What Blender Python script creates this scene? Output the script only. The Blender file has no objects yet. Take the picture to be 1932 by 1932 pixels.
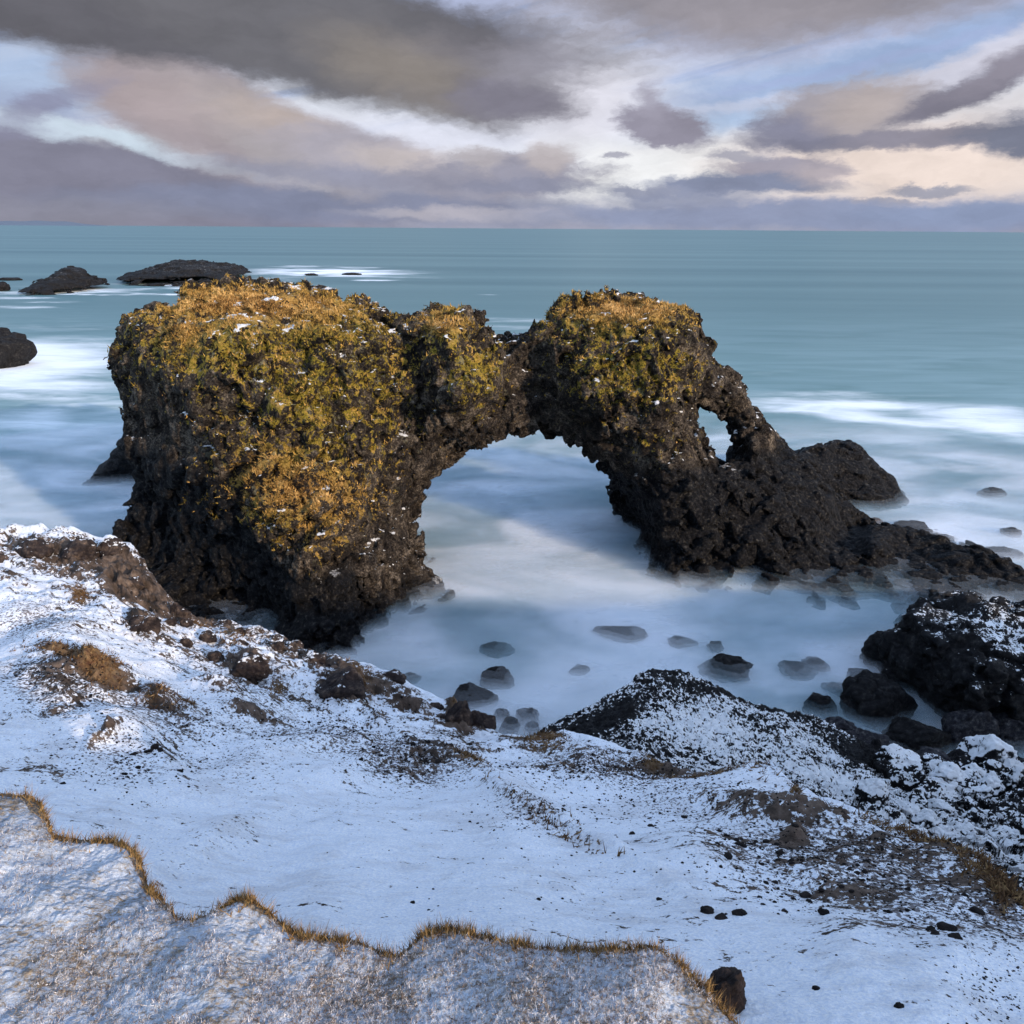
import bpy, math, random
import numpy as np
rnd = random.Random(7)
rng = np.random.default_rng(11)
# ------------------------------------------------------------------ camera
H = 14.0
FPX = 1380.0                                  # focal length in units of a 1932 px wide picture
PITCH = math.radians(21.19); ROLL = math.radians(0.42)
fw = np.array([0, math.cos(PITCH), -math.sin(PITCH)])
up0 = np.array([0, math.sin(PITCH), math.cos(PITCH)])
rt0 = np.array([1.0, 0, 0])
UPV = math.cos(ROLL)*up0 - math.sin(ROLL)*rt0
RTV = math.cos(ROLL)*rt0 + math.sin(ROLL)*up0
CAM = np.array([0, 0, H])
scene = bpy.context.scene
import mathutils
cd = bpy.data.cameras.new('camera'); cam = bpy.data.objects.new('camera', cd)
scene.collection.objects.link(cam); scene.camera = cam
cd.sensor_width = 36; cd.lens = FPX/1932*36; cd.clip_start = 0.05; cd.clip_end = 200000
cam.matrix_world = mathutils.Matrix([[RTV[0], UPV[0], -fw[0], CAM[0]], [RTV[1], UPV[1], -fw[1], CAM[1]],
                                     [RTV[2], UPV[2], -fw[2], CAM[2]], [0, 0, 0, 1]])
scene.render.resolution_x = 1024; scene.render.resolution_y = 1024
scene.view_settings.view_transform = 'Standard'; scene.view_settings.look = 'None'
scene.view_settings.exposure = 0.20; scene.view_settings.gamma = 1
scene.render.engine = 'CYCLES'
try:
    scene.cycles.transparent_max_bounces = 16
    scene.cycles.max_bounces = 5
except Exception: pass

def ray(u, v):
    u = np.asarray(u, float); v = np.asarray(v, float)
    return fw*FPX + RTV*(u-966)[..., None] + UPV*(966-v)[..., None]
def at_y(u, v, y):
    d = ray(u, v); return CAM + d*(np.asarray(y)/d[..., 1])[..., None]
def at_z(u, v, z):
    d = ray(u, v); return CAM + d*((np.asarray(z)-H)/d[..., 2])[..., None]
def proj(p):
    q = p - CAM
    dep = q @ fw
    return 966 + FPX*(q@RTV)/dep, 966 - FPX*(q@UPV)/dep, dep

# ------------------------------------------------------------------ sun and sky
SUN = np.array([0.72, -0.64, 0.31]); SUN /= np.linalg.norm(SUN)
sl = bpy.data.lights.new('sun', 'SUN'); sl.energy = 4.8; sl.angle = math.radians(1.0); sl.color = (1.0, 0.76, 0.52)
so = bpy.data.objects.new('sun', sl); scene.collection.objects.link(so)
so.rotation_euler = mathutils.Vector(SUN).to_track_quat('Z', 'Y').to_euler(); so.location = (40, -30, 60)

def lin(c):
    c = np.array(c[:3], float)/255.0
    return tuple(np.where(c <= .04045, c/12.92, ((c+.055)/1.055)**2.4)) + (1.0,)

class NT:
    """tiny helper to write node trees"""
    def __init__(s, tree): s.t = tree; tree.nodes.clear()
    def n(s, typ, ins=None, **kw):
        nd = s.t.nodes.new(typ)
        for k, v in kw.items(): setattr(nd, k, v)
        for k, v in (ins or {}).items():
            sk = nd.inputs[k]
            if isinstance(v, bpy.types.NodeSocket): s.t.links.new(v, sk)
            else: sk.default_value = v
        return nd
    def m(s, op, a, b=0.0, c=0.0, clamp=False):
        return s.n('ShaderNodeMath', {0: a, 1: b, 2: c}, operation=op, use_clamp=clamp).outputs[0]
    def rng(s, x, a, b, lo=0.0, hi=1.0, sm=False):
        return s.n('ShaderNodeMapRange', {0: x, 1: a, 2: b, 3: lo, 4: hi}, interpolation_type='SMOOTHSTEP' if sm else 'LINEAR').outputs[0]
    def mix(s, f, a, b, blend='MIX'):
        nd = s.n('ShaderNodeMix', data_type='RGBA', blend_type=blend)
        for i, v in ((0, f), (6, a), (7, b)):
            if isinstance(v, bpy.types.NodeSocket): s.t.links.new(v, nd.inputs[i])
            else: nd.inputs[i].default_value = v if (i == 0 or len(v) == 4) else tuple(v)+(1,)
        return nd.outputs[2]
    def noise(s, vec, scale, det=4, rough=.55, dist=0.0, out=0):
        return s.n('ShaderNodeTexNoise', {'Vector': vec, 'Scale': scale, 'Detail': det, 'Roughness': rough, 'Distortion': dist}).outputs[out]
    def vmath(s, op, a, b=None, sc=None):
        d = {0: a}
        if b is not None: d[1] = b
        nd = s.n('ShaderNodeVectorMath', d, operation=op)
        if sc is not None: nd.inputs['Scale'].default_value = sc
        return nd.outputs[1] if op in ('LENGTH', 'DOT_PRODUCT', 'DISTANCE') else nd.outputs[0]

W = bpy.data.worlds.new('World'); scene.world = W; W.use_nodes = True
STR = 0.12
try:
    W.cycles.sampling_method = 'MANUAL'; W.cycles.sample_map_resolution = 256
except Exception: pass
def build_world():
    N = NT(W.node_tree)
    tc = N.n('ShaderNodeTexCoord')
    sky = N.n('ShaderNodeTexSky', sky_type='NISHITA', sun_disc=False)
    sky.sun_elevation = math.asin(SUN[2]); sky.sun_rotation = math.atan2(SUN[0], SUN[1])
    sky.air_density = 1.0; sky.dust_density = 0.6; sky.ozone_density = 2.0
    sep = N.n('ShaderNodeSeparateXYZ', {0: tc.outputs['Generated']})
    x, y, z = sep.outputs
    az = N.m('ARCTAN2', x, y); el = N.m('ARCSINE', z)
    # streaks: long exposure drift, noise stretched along azimuth
    pc = N.n('ShaderNodeCombineXYZ', {0: az, 1: el, 2: 0.0}).outputs[0]
    w1 = N.noise(N.vmath('MULTIPLY', pc, (3.2, 9, 1)), 1.6, 3, .5, out=1)
    w2 = N.noise(N.vmath('MULTIPLY', pc, (9, 20, 1)), 3.0, 8, .68, out=1)
    wv = N.vmath('ADD', N.vmath('MULTIPLY', N.vmath('SUBTRACT', w1, (.5, .5, .5)), (.075, .028, 0)),
                 N.vmath('MULTIPLY', N.vmath('SUBTRACT', w2, (.5, .5, .5)), (.044, .022, 0)))
    P = N.vmath('ADD', pc, wv)
    rag = N.m('SUBTRACT', N.noise(N.vmath('MULTIPLY', P, (6, 17, 1)), 3.0, 9, .62), .5)
    streak = N.noise(N.vmath('MULTIPLY', N.n('ShaderNodeMapping', {0: pc, 2: (0, 0, math.radians(-12))}).outputs[0], (2.0, 34, 1)), 1.4, 4, .55)
    def C(c): return tuple(v/STR for v in lin(c)[:3]) + (1.0,)
    def pe(u, v):
        d = ray(u, v); d = d/np.linalg.norm(d)
        return math.atan2(d[0], d[1]), math.asin(d[2])
    # base gradient with elevation (inside the visible band); above it the Nishita sky takes over
    def E(v): return pe(966, v)[1]
    col = N.mix(N.rng(el, E(430), E(395), sm=True), C((146, 146, 165)), C((176, 170, 182)))
    col = N.mix(N.rng(el, E(400), E(330), sm=True), col, C((212, 203, 203)))
    col = N.mix(N.rng(el, E(330), E(200), sm=True), col, C((204, 205, 218)))
    col = N.mix(N.rng(el, E(210), E(60), sm=True), col, C((166, 173, 204)))
    col = N.mix(N.m('MULTIPLY', N.rng(streak, .5, .75, sm=True), N.rng(el, E(330), E(120))), col, C((126, 150, 196)))
    blobs = [
     # u v ru rv ang colour soft rag amp
     (1560,150,480,60,-8,(156,170,202),.9,.6,.85),(1700,95,420,30,-9,(140,158,194),.9,.8,.8),(1400,225,260,20,-8,(160,180,212),.9,.8,.7),(1650,62,380,12,-8,(166,172,202),.8,.8,.6),
     (1500,178,300,9,-6,(190,192,212),.9,.9,.6),(1620,118,330,7,-8,(150,160,196),.9,.9,.6),
     (90,150,200,64,0,(158,174,204),.7,.5,.9),(60,215,160,40,0,(150,160,190),.8,.8,.8),
     (1100,180,160,130,10,(208,204,216),.9,.4,.95),(1180,330,260,70,0,(222,220,224),.8,.4,.9),
     (1790,140,300,26,-21,(194,190,204),.6,.5,.85),(1900,210,160,40,-15,(206,200,206),.7,.5,.9),(1720,310,330,66,0,(220,202,196),.7,.3,1),
     (640,265,240,34,16,(196,200,222),.6,.6,.85),(860,265,220,44,8,(206,206,222),.7,.5,.9),(960,300,140,24,0,(214,214,226),.7,.5,.8),
     # low dark bank on the left
     (150,345,560,88,7,(122,120,138),.4,.3,1),(620,385,560,36,0,(120,124,148),.5,.4,.95),(40,400,330,34,0,(128,126,141),.7,.3,.8),
     (250,272,210,17,10,(192,203,218),.6,.7,.95),(30,232,110,15,14,(190,200,216),.7,.7,.8),
     (930,402,260,12,0,(178,170,178),.8,.6,.7),
     # tan cloud middle left
     (360,200,200,92,20,(150,140,148),.35,.35,1),(520,255,230,58,22,(158,150,156),.4,.5,1),(300,190,120,52,20,(160,146,150),.9,.4,.8),(560,245,170,36,18,(178,162,158),.9,.6,.8),
     (700,300,200,46,10,(160,154,166),.4,.5,1),(760,305,130,26,4,(188,176,176),.8,.6,.7),(680,338,300,20,5,(132,133,154),.7,.4,.8),
     (950,332,200,42,-2,(144,141,157),.35,.8,1),(1040,300,60,30,0,(176,166,170),.6,.9,.9),(900,300,60,22,0,(172,164,170),.6,.9,.8),(980,350,190,14,0,(126,128,150),.6,.6,.7),
     (110,200,110,22,-25,(132,131,156),.8,.9,.8),
     # big dark deck over the top left
     (250,2,880,86,3,(94,92,100),.25,.25,1),(600,66,400,100,12,(102,100,107),.3,.3,1),(880,150,190,78,10,(112,108,116),.45,.4,1),(760,130,150,56,15,(136,127,122),.9,.3,.75),
     (960,192,120,34,3,(118,114,128),.5,.6,.95),(1010,115,110,50,0,(150,146,160),.9,.6,.6),
     (1420,-10,440,66,3,(134,128,136),.5,.4,.95),(1420,40,220,52,0,(146,139,148),.8,.6,.6),
     # puffs on the right
     (1240,240,92,38,14,(136,131,147),.3,.8,1),(1222,200,36,38,0,(146,141,157),.6,1,.85),
     (1590,214,150,60,-2,(148,142,152),.3,.6,1),(1490,248,100,34,0,(122,121,141),.5,.7,.95),(1640,200,80,46,0,(178,164,162),.9,.5,.7),
     (1620,268,230,13,0,(118,117,136),.6,.5,.85),(1780,262,170,17,0,(132,127,141),.5,.8,.95),(1850,165,130,24,-24,(120,116,131),.45,.8,1),(1900,130,80,26,-20,(136,130,144),.6,.8,.8),
     (1925,262,90,36,12,(112,114,132),.4,.7,1),(1470,322,120,26,0,(150,144,158),.35,.8,1),(1400,350,190,18,0,(124,129,153),.45,.6,1),
     (1215,360,80,10,0,(138,140,160),.5,.9,.95),(1545,330,55,22,0,(172,160,166),.8,.7,.7),(1380,298,70,10,0,(146,144,160),.6,1,.85),
     (1740,357,80,9,0,(144,144,161),.5,1,.9),(1670,376,60,6,0,(148,146,161),.5,1,.8),(1165,294,26,7,0,(146,144,160),.5,1,.85),
     (1560,408,640,30,0,(134,140,167),.4,.3,1),(1850,398,260,26,-3,(130,140,170),.6,.4,.9),(1280,375,150,18,0,(132,136,160),.6,.5,.9),
    ]
    for (u, v, ru, rv, ang, c, soft, rg, amp) in blobs:
        a, e = pe(u, v)
        mp = N.n('ShaderNodeMapping', {0: P, 1: (a, e, 0), 2: (0, 0, -math.radians(ang)), 3: (ru/1600, rv/1620, 1)}, vector_type='TEXTURE').outputs[0]
        ln = N.m('MULTIPLY_ADD', rag, rg*1.5, N.vmath('LENGTH', mp))
        f = N.rng(ln, 1.04+soft*.55, .92-soft*.8, 0, amp, sm=True)
        col = N.mix(f, col, C(c))
    # soft inner modelling of the clouds
    md = N.noise(N.vmath('MULTIPLY', P, (5, 13, 1)), 2.2, 7, .6)
    k = N.rng(md, .3, .7, .93, 1.19)
    col = N.vmath('MULTIPLY', col, N.n('ShaderNodeCombineXYZ', {0: N.m('MULTIPLY', k, .985), 1: N.m('MULTIPLY', k, 1.02), 2: k}).outputs[0])
    # high sky: broken cloud over Nishita blue
    hn = N.noise(N.vmath('MULTIPLY', tc.outputs['Generated'], (1.2, 1.2, 2.4)), 1.7, 6, .6)
    hi = N.mix(N.rng(hn, .42, .62, 0, .75, sm=True), N.vmath('MULTIPLY', sky.outputs[0], (4.15, 4.05, 3.95)), C((244, 247, 252)))
    band = N.m('MULTIPLY', N.rng(el, .26, .42, 1, 0, sm=True), N.rng(y, -.1, .35, sm=True))
    col = N.mix(band, hi, col)
    col = N.mix(N.rng(z, -.02, -.001, 1, 0), col, C((70, 90, 105)))
    bg = N.n('ShaderNodeBackground', {0: col, 1: STR})
    N.n('ShaderNodeOutputWorld', {0: bg.outputs[0]})
build_world()

# ------------------------------------------------------------------ numpy noise, meshing
TAB = rng.random((64, 64, 64)).astype(np.float32)*2-1
def vnoise(p):
    i = np.floor(p).astype(np.int32); f = (p-i).astype(np.float32); f = f*f*f*(f*(f*6-15)+10)
    i &= 63; j = (i+1) & 63
    x0, y0, z0 = i[..., 0], i[..., 1], i[..., 2]; x1, y1, z1 = j[..., 0], j[..., 1], j[..., 2]
    fx, fy, fz = f[..., 0], f[..., 1], f[..., 2]
    a = TAB[x0, y0, z0]*(1-fx)+TAB[x1, y0, z0]*fx; b = TAB[x0, y1, z0]*(1-fx)+TAB[x1, y1, z0]*fx
    c = TAB[x0, y0, z1]*(1-fx)+TAB[x1, y0, z1]*fx; d = TAB[x0, y1, z1]*(1-fx)+TAB[x1, y1, z1]*fx
    return (a*(1-fy)+b*fy)*(1-fz)+(c*(1-fy)+d*fy)*fz
RM = np.array([[.36, .48, -.8], [-.8, .6, 0], [.48, .64, .6]], np.float32)
def fbm(p, scale, octs=4, gain=.5, ridged=False):
    q = np.asarray(p, np.float32)*scale+17.3; s = 0; a = 1.0; tot = 0
    for k in range(octs):
        n = vnoise(q)
        if ridged: n = 1-2*np.abs(n)
        s = s+a*n; tot += a; a *= gain; q = (q@RM.T)*2.03+5.1
    return s/tot
def worley(p, scale):
    q = np.asarray(p, np.float32)*scale; i = np.floor(q).astype(np.int32); f = q-i
    d1 = np.full(q.shape[:-1], 9., np.float32); d2 = d1.copy(); cid = np.zeros_like(d1)
    for a in (-1, 0, 1):
        for b in (-1, 0, 1):
            for c in (-1, 0, 1):
                X = (i[..., 0]+a) & 63; Y = (i[..., 1]+b) & 63; Z = (i[..., 2]+c) & 63
                h = TAB[X, Y, Z]
                dx = a+.5+.45*h-f[..., 0]; dy = b+.5+.45*TAB[Y, Z, X]-f[..., 1]; dz = c+.5+.45*TAB[Z, X, Y]-f[..., 2]
                d = np.sqrt(dx*dx+dy*dy+dz*dz)
                m = d < d1
                d2 = np.where(m, d1, np.minimum(d2, d)); cid = np.where(m, h, cid); d1 = np.where(m, d, d1)
    return d1, d2, cid
def sstep(x, a, b):
    t = np.clip((x-a)/(b-a), 0, 1); return t*t*(3-2*t)

def rbf(ctrl, smooth=1e-4):
    c = np.array(ctrl, float); X = c[:, :2]/500.0; Z = c[:, 2]
    D = np.sqrt(((X[:, None]-X[None])**2).sum(-1)+.0009)
    n = len(X); A = np.zeros((n+3, n+3)); A[:n, :n] = D+np.eye(n)*(-smooth)
    A[:n, n] = 1; A[:n, n+1:] = X; A[n, :n] = 1; A[n+1:, :n] = X.T
    w = np.linalg.lstsq(A, np.concatenate([Z, [0, 0, 0]]), rcond=1e-9)[0]
    def f(u, v):
        q = np.stack([np.asarray(u, float).ravel(), np.asarray(v, float).ravel()], -1)/500.0
        out = np.empty(len(q))
        for s in range(0, len(q), 200000):
            e = q[s:s+200000]
            out[s:s+200000] = np.sqrt(((e[:, None]-X[None])**2).sum(-1)+.0009)@w[:n]+w[n]+e@w[n+1:]
        return out.reshape(np.shape(u))
    return f

def poly_sd(U, V, pts):
    P = np.array(pts, float); Q = np.roll(P, -1, 0)
    d2 = np.full(U.shape, 1e18); ins = np.zeros(U.shape, bool)
    for (ax, ay), (bx, by) in zip(P, Q):
        ex, ey = bx-ax, by-ay; wx, wy = U-ax, V-ay
        t = np.clip((wx*ex+wy*ey)/(ex*ex+ey*ey+1e-9), 0, 1)
        d2 = np.minimum(d2, (wx-t*ex)**2+(wy-t*ey)**2)
        if ay != by:
            ins ^= ((ay > V) != (by > V)) & (U < ex*(V-ay)/ey+ax)
    return np.where(ins, -1, 1)*np.sqrt(d2)

def link(o, parent=None):
    scene.collection.objects.link(o)
    if parent: o.parent = parent
    return o
def tag(o, label=None, cat=None, group=None, kind=None):
    if label: o['label'] = label
    if cat: o['category'] = cat
    if group: o['group'] = group
    if kind: o['kind'] = kind
    return o
def mesh_obj(name, V, F, mat, attrs=None, smooth=False, origin=None, parent=None):
    V = np.asarray(V, np.float32)
    if origin is not None: V = V-np.asarray(origin, np.float32)
    F = np.asarray(F, np.int32); k = F.shape[1]
    me = bpy.data.meshes.new(name)
    me.vertices.add(len(V)); me.vertices.foreach_set('co', V.ravel())
    me.loops.add(F.size); me.loops.foreach_set('vertex_index', F.ravel())
    me.polygons.add(len(F)); me.polygons.foreach_set('loop_start', np.arange(0, F.size, k, dtype=np.int32))
    me.polygons.foreach_set('loop_total', np.full(len(F), k, np.int32))
    me.update(calc_edges=True); me.validate()
    if smooth: me.polygons.foreach_set('use_smooth', np.ones(len(F), bool))
    for nm, a in (attrs or {}).items():
        at = me.attributes.new(nm, 'FLOAT', 'POINT'); at.data.foreach_set('value', np.asarray(a, np.float32).ravel())
    me.materials.append(mat)
    o = bpy.data.objects.new(name, me)
    if origin is not None: o.location = origin
    return link(o, parent)

def surface_nets(vol, org, h):
    s = vol < 0
    nx, ny, nz = vol.shape
    S = [s[i:nx-1+i, j:ny-1+j, k:nz-1+k] for i in (0, 1) for j in (0, 1) for k in (0, 1)]
    cnt = sum(a.astype(np.int8) for a in S)
    act = (cnt > 0) & (cnt < 8)
    idx = np.full(act.shape, -1, np.int32); cells = np.argwhere(act); idx[act] = np.arange(len(cells))
    acc = np.zeros((len(cells), 3)); num = np.zeros(len(cells))
    ci, cj, ck = cells.T
    for ax in range(3):
        o = [a for a in range(3) if a != ax]
        for p in (0, 1):
            for q in (0, 1):
                A = [0, 0, 0]; A[o[0]] = p; A[o[1]] = q; B = list(A); B[ax] = 1
                va = vol[ci+A[0], cj+A[1], ck+A[2]]; vb = vol[ci+B[0], cj+B[1], ck+B[2]]
                m = (va < 0) != (vb < 0); t = va[m]/(va[m]-vb[m])
                pt = np.zeros((m.sum(), 3)); pt[:] = A; pt[:, ax] = t
                acc[m] += pt; num[m] += 1
    V = (cells+acc/num[:, None])*h+org
    faces = []
    for ax in range(3):
        sl0 = [slice(None)]*3; sl1 = [slice(None)]*3; sl0[ax] = slice(0, -1); sl1[ax] = slice(1, None)
        a = s[tuple(sl0)]; b = s[tuple(sl1)]
        e = np.argwhere(a != b); o = [(ax+1) % 3, (ax+2) % 3]
        lim = np.array(idx.shape)
        ok = (e[:, o[0]] > 0) & (e[:, o[1]] > 0) & (e[:, o[0]] < lim[o[0]]) & (e[:, o[1]] < lim[o[1]]) & (e[:, ax] < lim[ax])
        e = e[ok]; inside = a[tuple(e.T)]
        q = []
        for (p, r) in ((1, 1), (0, 1), (0, 0), (1, 0)):
            c = e.copy(); c[:, o[0]] -= p; c[:, o[1]] -= r; q.append(idx[tuple(c.T)])
        q = np.stack(q, 1); q[~inside] = q[~inside][:, ::-1]; faces.append(q)
    F = np.concatenate(faces); F = F[(F >= 0).all(1)]
    return V, F
def vnormals(V, F):
    e1 = V[F[:, 2]]-V[F[:, 0]]; e2 = V[F[:, 3 if F.shape[1] == 4 else 1]]-V[F[:, 1 if F.shape[1] == 4 else 0]]
    n = np.cross(e1, e2) if F.shape[1] == 4 else np.cross(V[F[:, 1]]-V[F[:, 0]], V[F[:, 2]]-V[F[:, 0]])
    N = np.zeros_like(V)
    for k in range(F.shape[1]): np.add.at(N, F[:, k], n)
    return N/(np.linalg.norm(N, axis=1, keepdims=True)+1e-12), n
def smax(a, b, k):
    h = np.clip(.5+.5*(a-b)/k, 0, 1); return b*(1-h)+a*h+k*h*(1-h)

def trace_rock(outline, front, thick, box, h, holes=(), k=1.2, rough=None, mapstep=4, taper=None):
    """solid rock: outline gives its profile, front/thick give where its face and back stand; carved with 3-D noise"""
    (x0, x1), (y0, y1), (z0, z1) = box
    us = np.arange(-200, 2400, mapstep, dtype=float); vs = np.arange(380, 1500, mapstep, dtype=float)
    UU, VV = np.meshgrid(us, vs, indexing='ij')
    SD = poly_sd(UU, VV, outline)
    for hl in holes: SD = np.maximum(SD, -poly_sd(UU, VV, hl))
    FM = rbf(front)(UU, VV); TM = rbf(thick, 1e-3)(UU, VV)
    h2 = h*4
    def evalgrid(hh):
        g = [np.arange(a, b+hh, hh) for a, b in ((x0, x1), (y0, y1), (z0, z1))]
        X, Y, Z = np.meshgrid(*g, indexing='ij'); p = np.stack([X, Y, Z], -1)
        return g, p
    def look(p):
        u, v, dep = proj(p.astype(float))
        iu = np.clip((u-us[0])/mapstep, 0, len(us)-1.001); iv = np.clip((v-vs[0])/mapstep, 0, len(vs)-1.001)
        a = iu.astype(int); b = iv.astype(int); fu = iu-a; fv = iv-b
        r = []
        for M in (SD, FM, TM):
            r.append((M[a, b]*(1-fu)+M[a+1, b]*fu)*(1-fv)+(M[a, b+1]*(1-fu)+M[a+1, b+1]*fu)*fv)
        sd, fm, tm = r
        y = p[..., 1]
        d = smax(fm-y, y-(fm+np.maximum(tm, 1.0)), .6)*.8
        uu_ = p[..., 0]
        kk = k if not taper else k*(1-.75*sstep(uu_, taper[0], taper[1]))
        return smax(d, sd*dep/FPX, kk)
    gc, pc_ = evalgrid(h2)
    dc = look(pc_)
    near = np.abs(dc) < 1.15+h2
    # dilate coarse cells to fine voxels
    nxf = [(len(g)-1)*4 for g in gc]
    vol = np.kron(dc[:-1, :-1, :-1], np.ones((4, 4, 4))).astype(np.float32)
    nr = near.copy()
    for ax in range(3):
        nr |= np.roll(near, -1, ax)
    m = np.kron(nr[:-1, :-1, :-1], np.ones((4, 4, 4), bool))
    ii = np.argwhere(m)
    org = np.array([x0, y0, z0])
    pts = (ii*h+org)
    d = np.empty(len(pts), np.float32)
    for s in range(0, len(pts), 400000):
        q = pts[s:s+400000]; d[s:s+400000] = look(q)
    d += rough(pts)
    vol[tuple(ii.T)] = d
    for sl in (np.s_[0], np.s_[-1], np.s_[:, 0], np.s_[:, -1], np.s_[:, :, 0], np.s_[:, :, -1]): vol[sl] = np.maximum(vol[sl], .01)
    V, F = surface_nets(vol, org, h)
    # keep only the largest connected lumps (drop crumbs)
    return drop_crumbs(V, F)
def drop_crumbs(V, F, minv=400):
    par = np.arange(len(V))
    for _ in range(60):
        mn = par[F].min(1); new = par.copy()
        for k in range(4): np.minimum.at(new, F[:, k], mn)
        new = new[new]; new = new[new]
        if (new == par).all(): break
        par = new
    lab, inv, c = np.unique(par, return_inverse=True, return_counts=True)
    keep = c[inv] > minv
    F = F[keep[F].all(1)]
    re = np.cumsum(keep)-1
    return V[keep], re[F]

# ------------------------------------------------------------------ materials
def new_mat(name):
    m = bpy.data.materials.new(name); m.use_nodes = True; return m, NT(m.node_tree)
def finish(N, col, rough=.9, bump=None, bstr=.5, bdist=.03, spec=.3, extra=None):
    ins = {'Base Color': col, 'Roughness': rough, 'Specular IOR Level': spec}
    b = N.n('ShaderNodeBsdfPrincipled', ins)
    if bump is not None:
        bn = N.n('ShaderNodeBump', {'Height': bump, 'Strength': bstr, 'Distance': bdist})
        N.t.links.new(bn.outputs[0], b.inputs['Normal'])
    if extra:
        for k, v in extra.items(): b.inputs[k].default_value = v
    N.n('ShaderNodeOutputMaterial', {0: b.outputs[0]})
    return b
def attr(N, name): return N.n('ShaderNodeAttribute', attribute_name=name).outputs['Fac']
def ramp(N, fac, stops):
    r = N.n('ShaderNodeValToRGB', {0: fac}); cr = r.color_ramp
    while len(cr.elements) < len(stops): cr.elements.new(.5)
    for e, (p, c) in zip(cr.elements, stops): e.position = p; e.color = tuple(c)+(1,)
    return r.outputs[0]

def mat_arch():
    m, N = new_mat('arch_rock')
    g = N.n('ShaderNodeNewGeometry'); P = g.outputs['Position']
    nz = N.n('ShaderNodeSeparateXYZ', {0: g.outputs['Normal']}).outputs[2]
    n1 = N.noise(P, 1.1, 5, .6); n2 = N.noise(P, 4.2, 7, .75); n3 = N.noise(P, 13, 4, .75)
    base = ramp(N, N.m('ADD', N.m('MULTIPLY', n1, .35), N.m('ADD', N.m('MULTIPLY', n2, .3), N.m('MULTIPLY', n3, .35))),
                [(.41, (.004, .0035, .004)), (.47, (.016, .013, .012)), (.53, (.060, .049, .040)), (.61, (.25, .21, .17))])
    veg = attr(N, 'veg')
    hue = N.noise(P, .9, 4, .6, dist=.5)
    gold = attr(N, 'gold')
    hv = N.m('ADD', N.m('MULTIPLY', hue, .35), N.m('ADD', N.m('MULTIPLY', n3, .4), N.m('MULTIPLY', N.noise(P, 3.3, 4, .7), .25)))
    vy = ramp(N, hv, [(.41, (.010, .009, .006)), (.46, (.060, .045, .015)), (.51, (.24, .19, .022)), (.56, (.36, .23, .055)), (.66, (.50, .33, .15))])
    vg = ramp(N, hv, [(.39, (.025, .017, .010)), (.45, (.16, .085, .03)), (.53, (.42, .25, .085)), (.66, (.56, .37, .17))])
    vc = N.mix(gold, vy, vg)
    vn = N.m('ADD', N.m('MULTIPLY', n2, .55), N.m('MULTIPLY', N.noise(P, 2.1, 4, .7), .45))
    vm = N.rng(N.m('ADD', N.m('MULTIPLY', veg, .52), N.m('ADD', N.m('MULTIPLY', gold, .12), N.m('MULTIPLY', N.m('SUBTRACT', vn, .5), 3.6))), .50, .60, sm=True)
    vm = N.m('MULTIPLY', vm, N.rng(veg, .05, .2))
    col = N.mix(vm, base, vc)
    # pale lichen crusts
    li = N.rng(N.noise(P, 2.7, 5, .6), .6, .68, 0, .55, sm=True)
    col = N.mix(N.m('MULTIPLY', li, veg), col, (.26, .25, .17))
    wet_shade = attr(N, 'wet_shade')  # tidal wet, and shade painted into the same black
    wm = N.rng(N.m('ADD', wet_shade, N.m('MULTIPLY', N.m('SUBTRACT', n2, .5), .8)), .35, .65, sm=True)
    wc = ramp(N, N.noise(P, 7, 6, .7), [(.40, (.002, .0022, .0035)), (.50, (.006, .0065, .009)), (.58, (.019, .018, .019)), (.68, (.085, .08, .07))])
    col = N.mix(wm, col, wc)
    # snow caught on ledges
    sn = N.rng(N.m('ADD', N.m('MULTIPLY', nz, .32), N.m('MULTIPLY', N.noise(P, 1.6, 5, .65), .9)), .79, .82, sm=True)
    sn = N.m('MULTIPLY', sn, N.rng(nz, .45, .7)); sn = N.m('MULTIPLY', sn, N.m('SUBTRACT', 1.0, wm))
    col = N.mix(sn, col, (.82, .84, .88))
    rg = N.rng(wm, 0, 1, .95, .72)
    bh = N.m('ADD', N.m('MULTIPLY', N.noise(P, 6, 8, .7), 1.0), N.m('MULTIPLY', N.n('ShaderNodeTexVoronoi', {'Vector': P, 'Scale': 7.0}).outputs[0], .35))
    finish(N, col, rg, N.m('ADD', bh, N.m('MULTIPLY', n3, .6)), 1.0, .22, .13)
    return m
def mat_darkrock(name, snow, tint=(1, 1, 1), snowscale=7.0, lo=.56):
    m, N = new_mat(name)
    g = N.n('ShaderNodeNewGeometry'); P = g.outputs['Position']
    nz = N.n('ShaderNodeSeparateXYZ', {0: g.outputs['Normal']}).outputs[2]
    c = ramp(N, N.noise(P, 6, 7, .7), [(.36, (.0025, .0025, .0035)), (.5, (.008, .008, .010)), (.60, (.020, .020, .021)), (.74, (.065, .06, .056))])
    c = N.vmath('MULTIPLY', c, tint)
    if snow > 0:
        f1 = N.noise(P, snowscale, 4, .6, dist=.3); f2 = N.noise(P, snowscale*2.6, 3, .6); big = N.noise(P, .9, 3, .5)
        x = N.m('ADD', N.m('ADD', N.m('MULTIPLY', f1, .75), N.m('MULTIPLY', f2, .55)), N.m('MULTIPLY', big, .35))
        x = N.m('ADD', x, N.m('MULTIPLY', N.m('SUBTRACT', nz, .8), .35))
        s = N.rng(N.m('ADD', x, N.m('MULTIPLY', attr(N, 'snow'), snow*.30)), lo+.30, lo+.335, sm=True)
        s = N.m('MULTIPLY', s, N.rng(nz, .25, .45))
        c = N.mix(s, c, (.80, .83, .88))
    finish(N, c, .74, N.noise(P, 9, 7, .75), .9, .12, .16)
    return m
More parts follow.
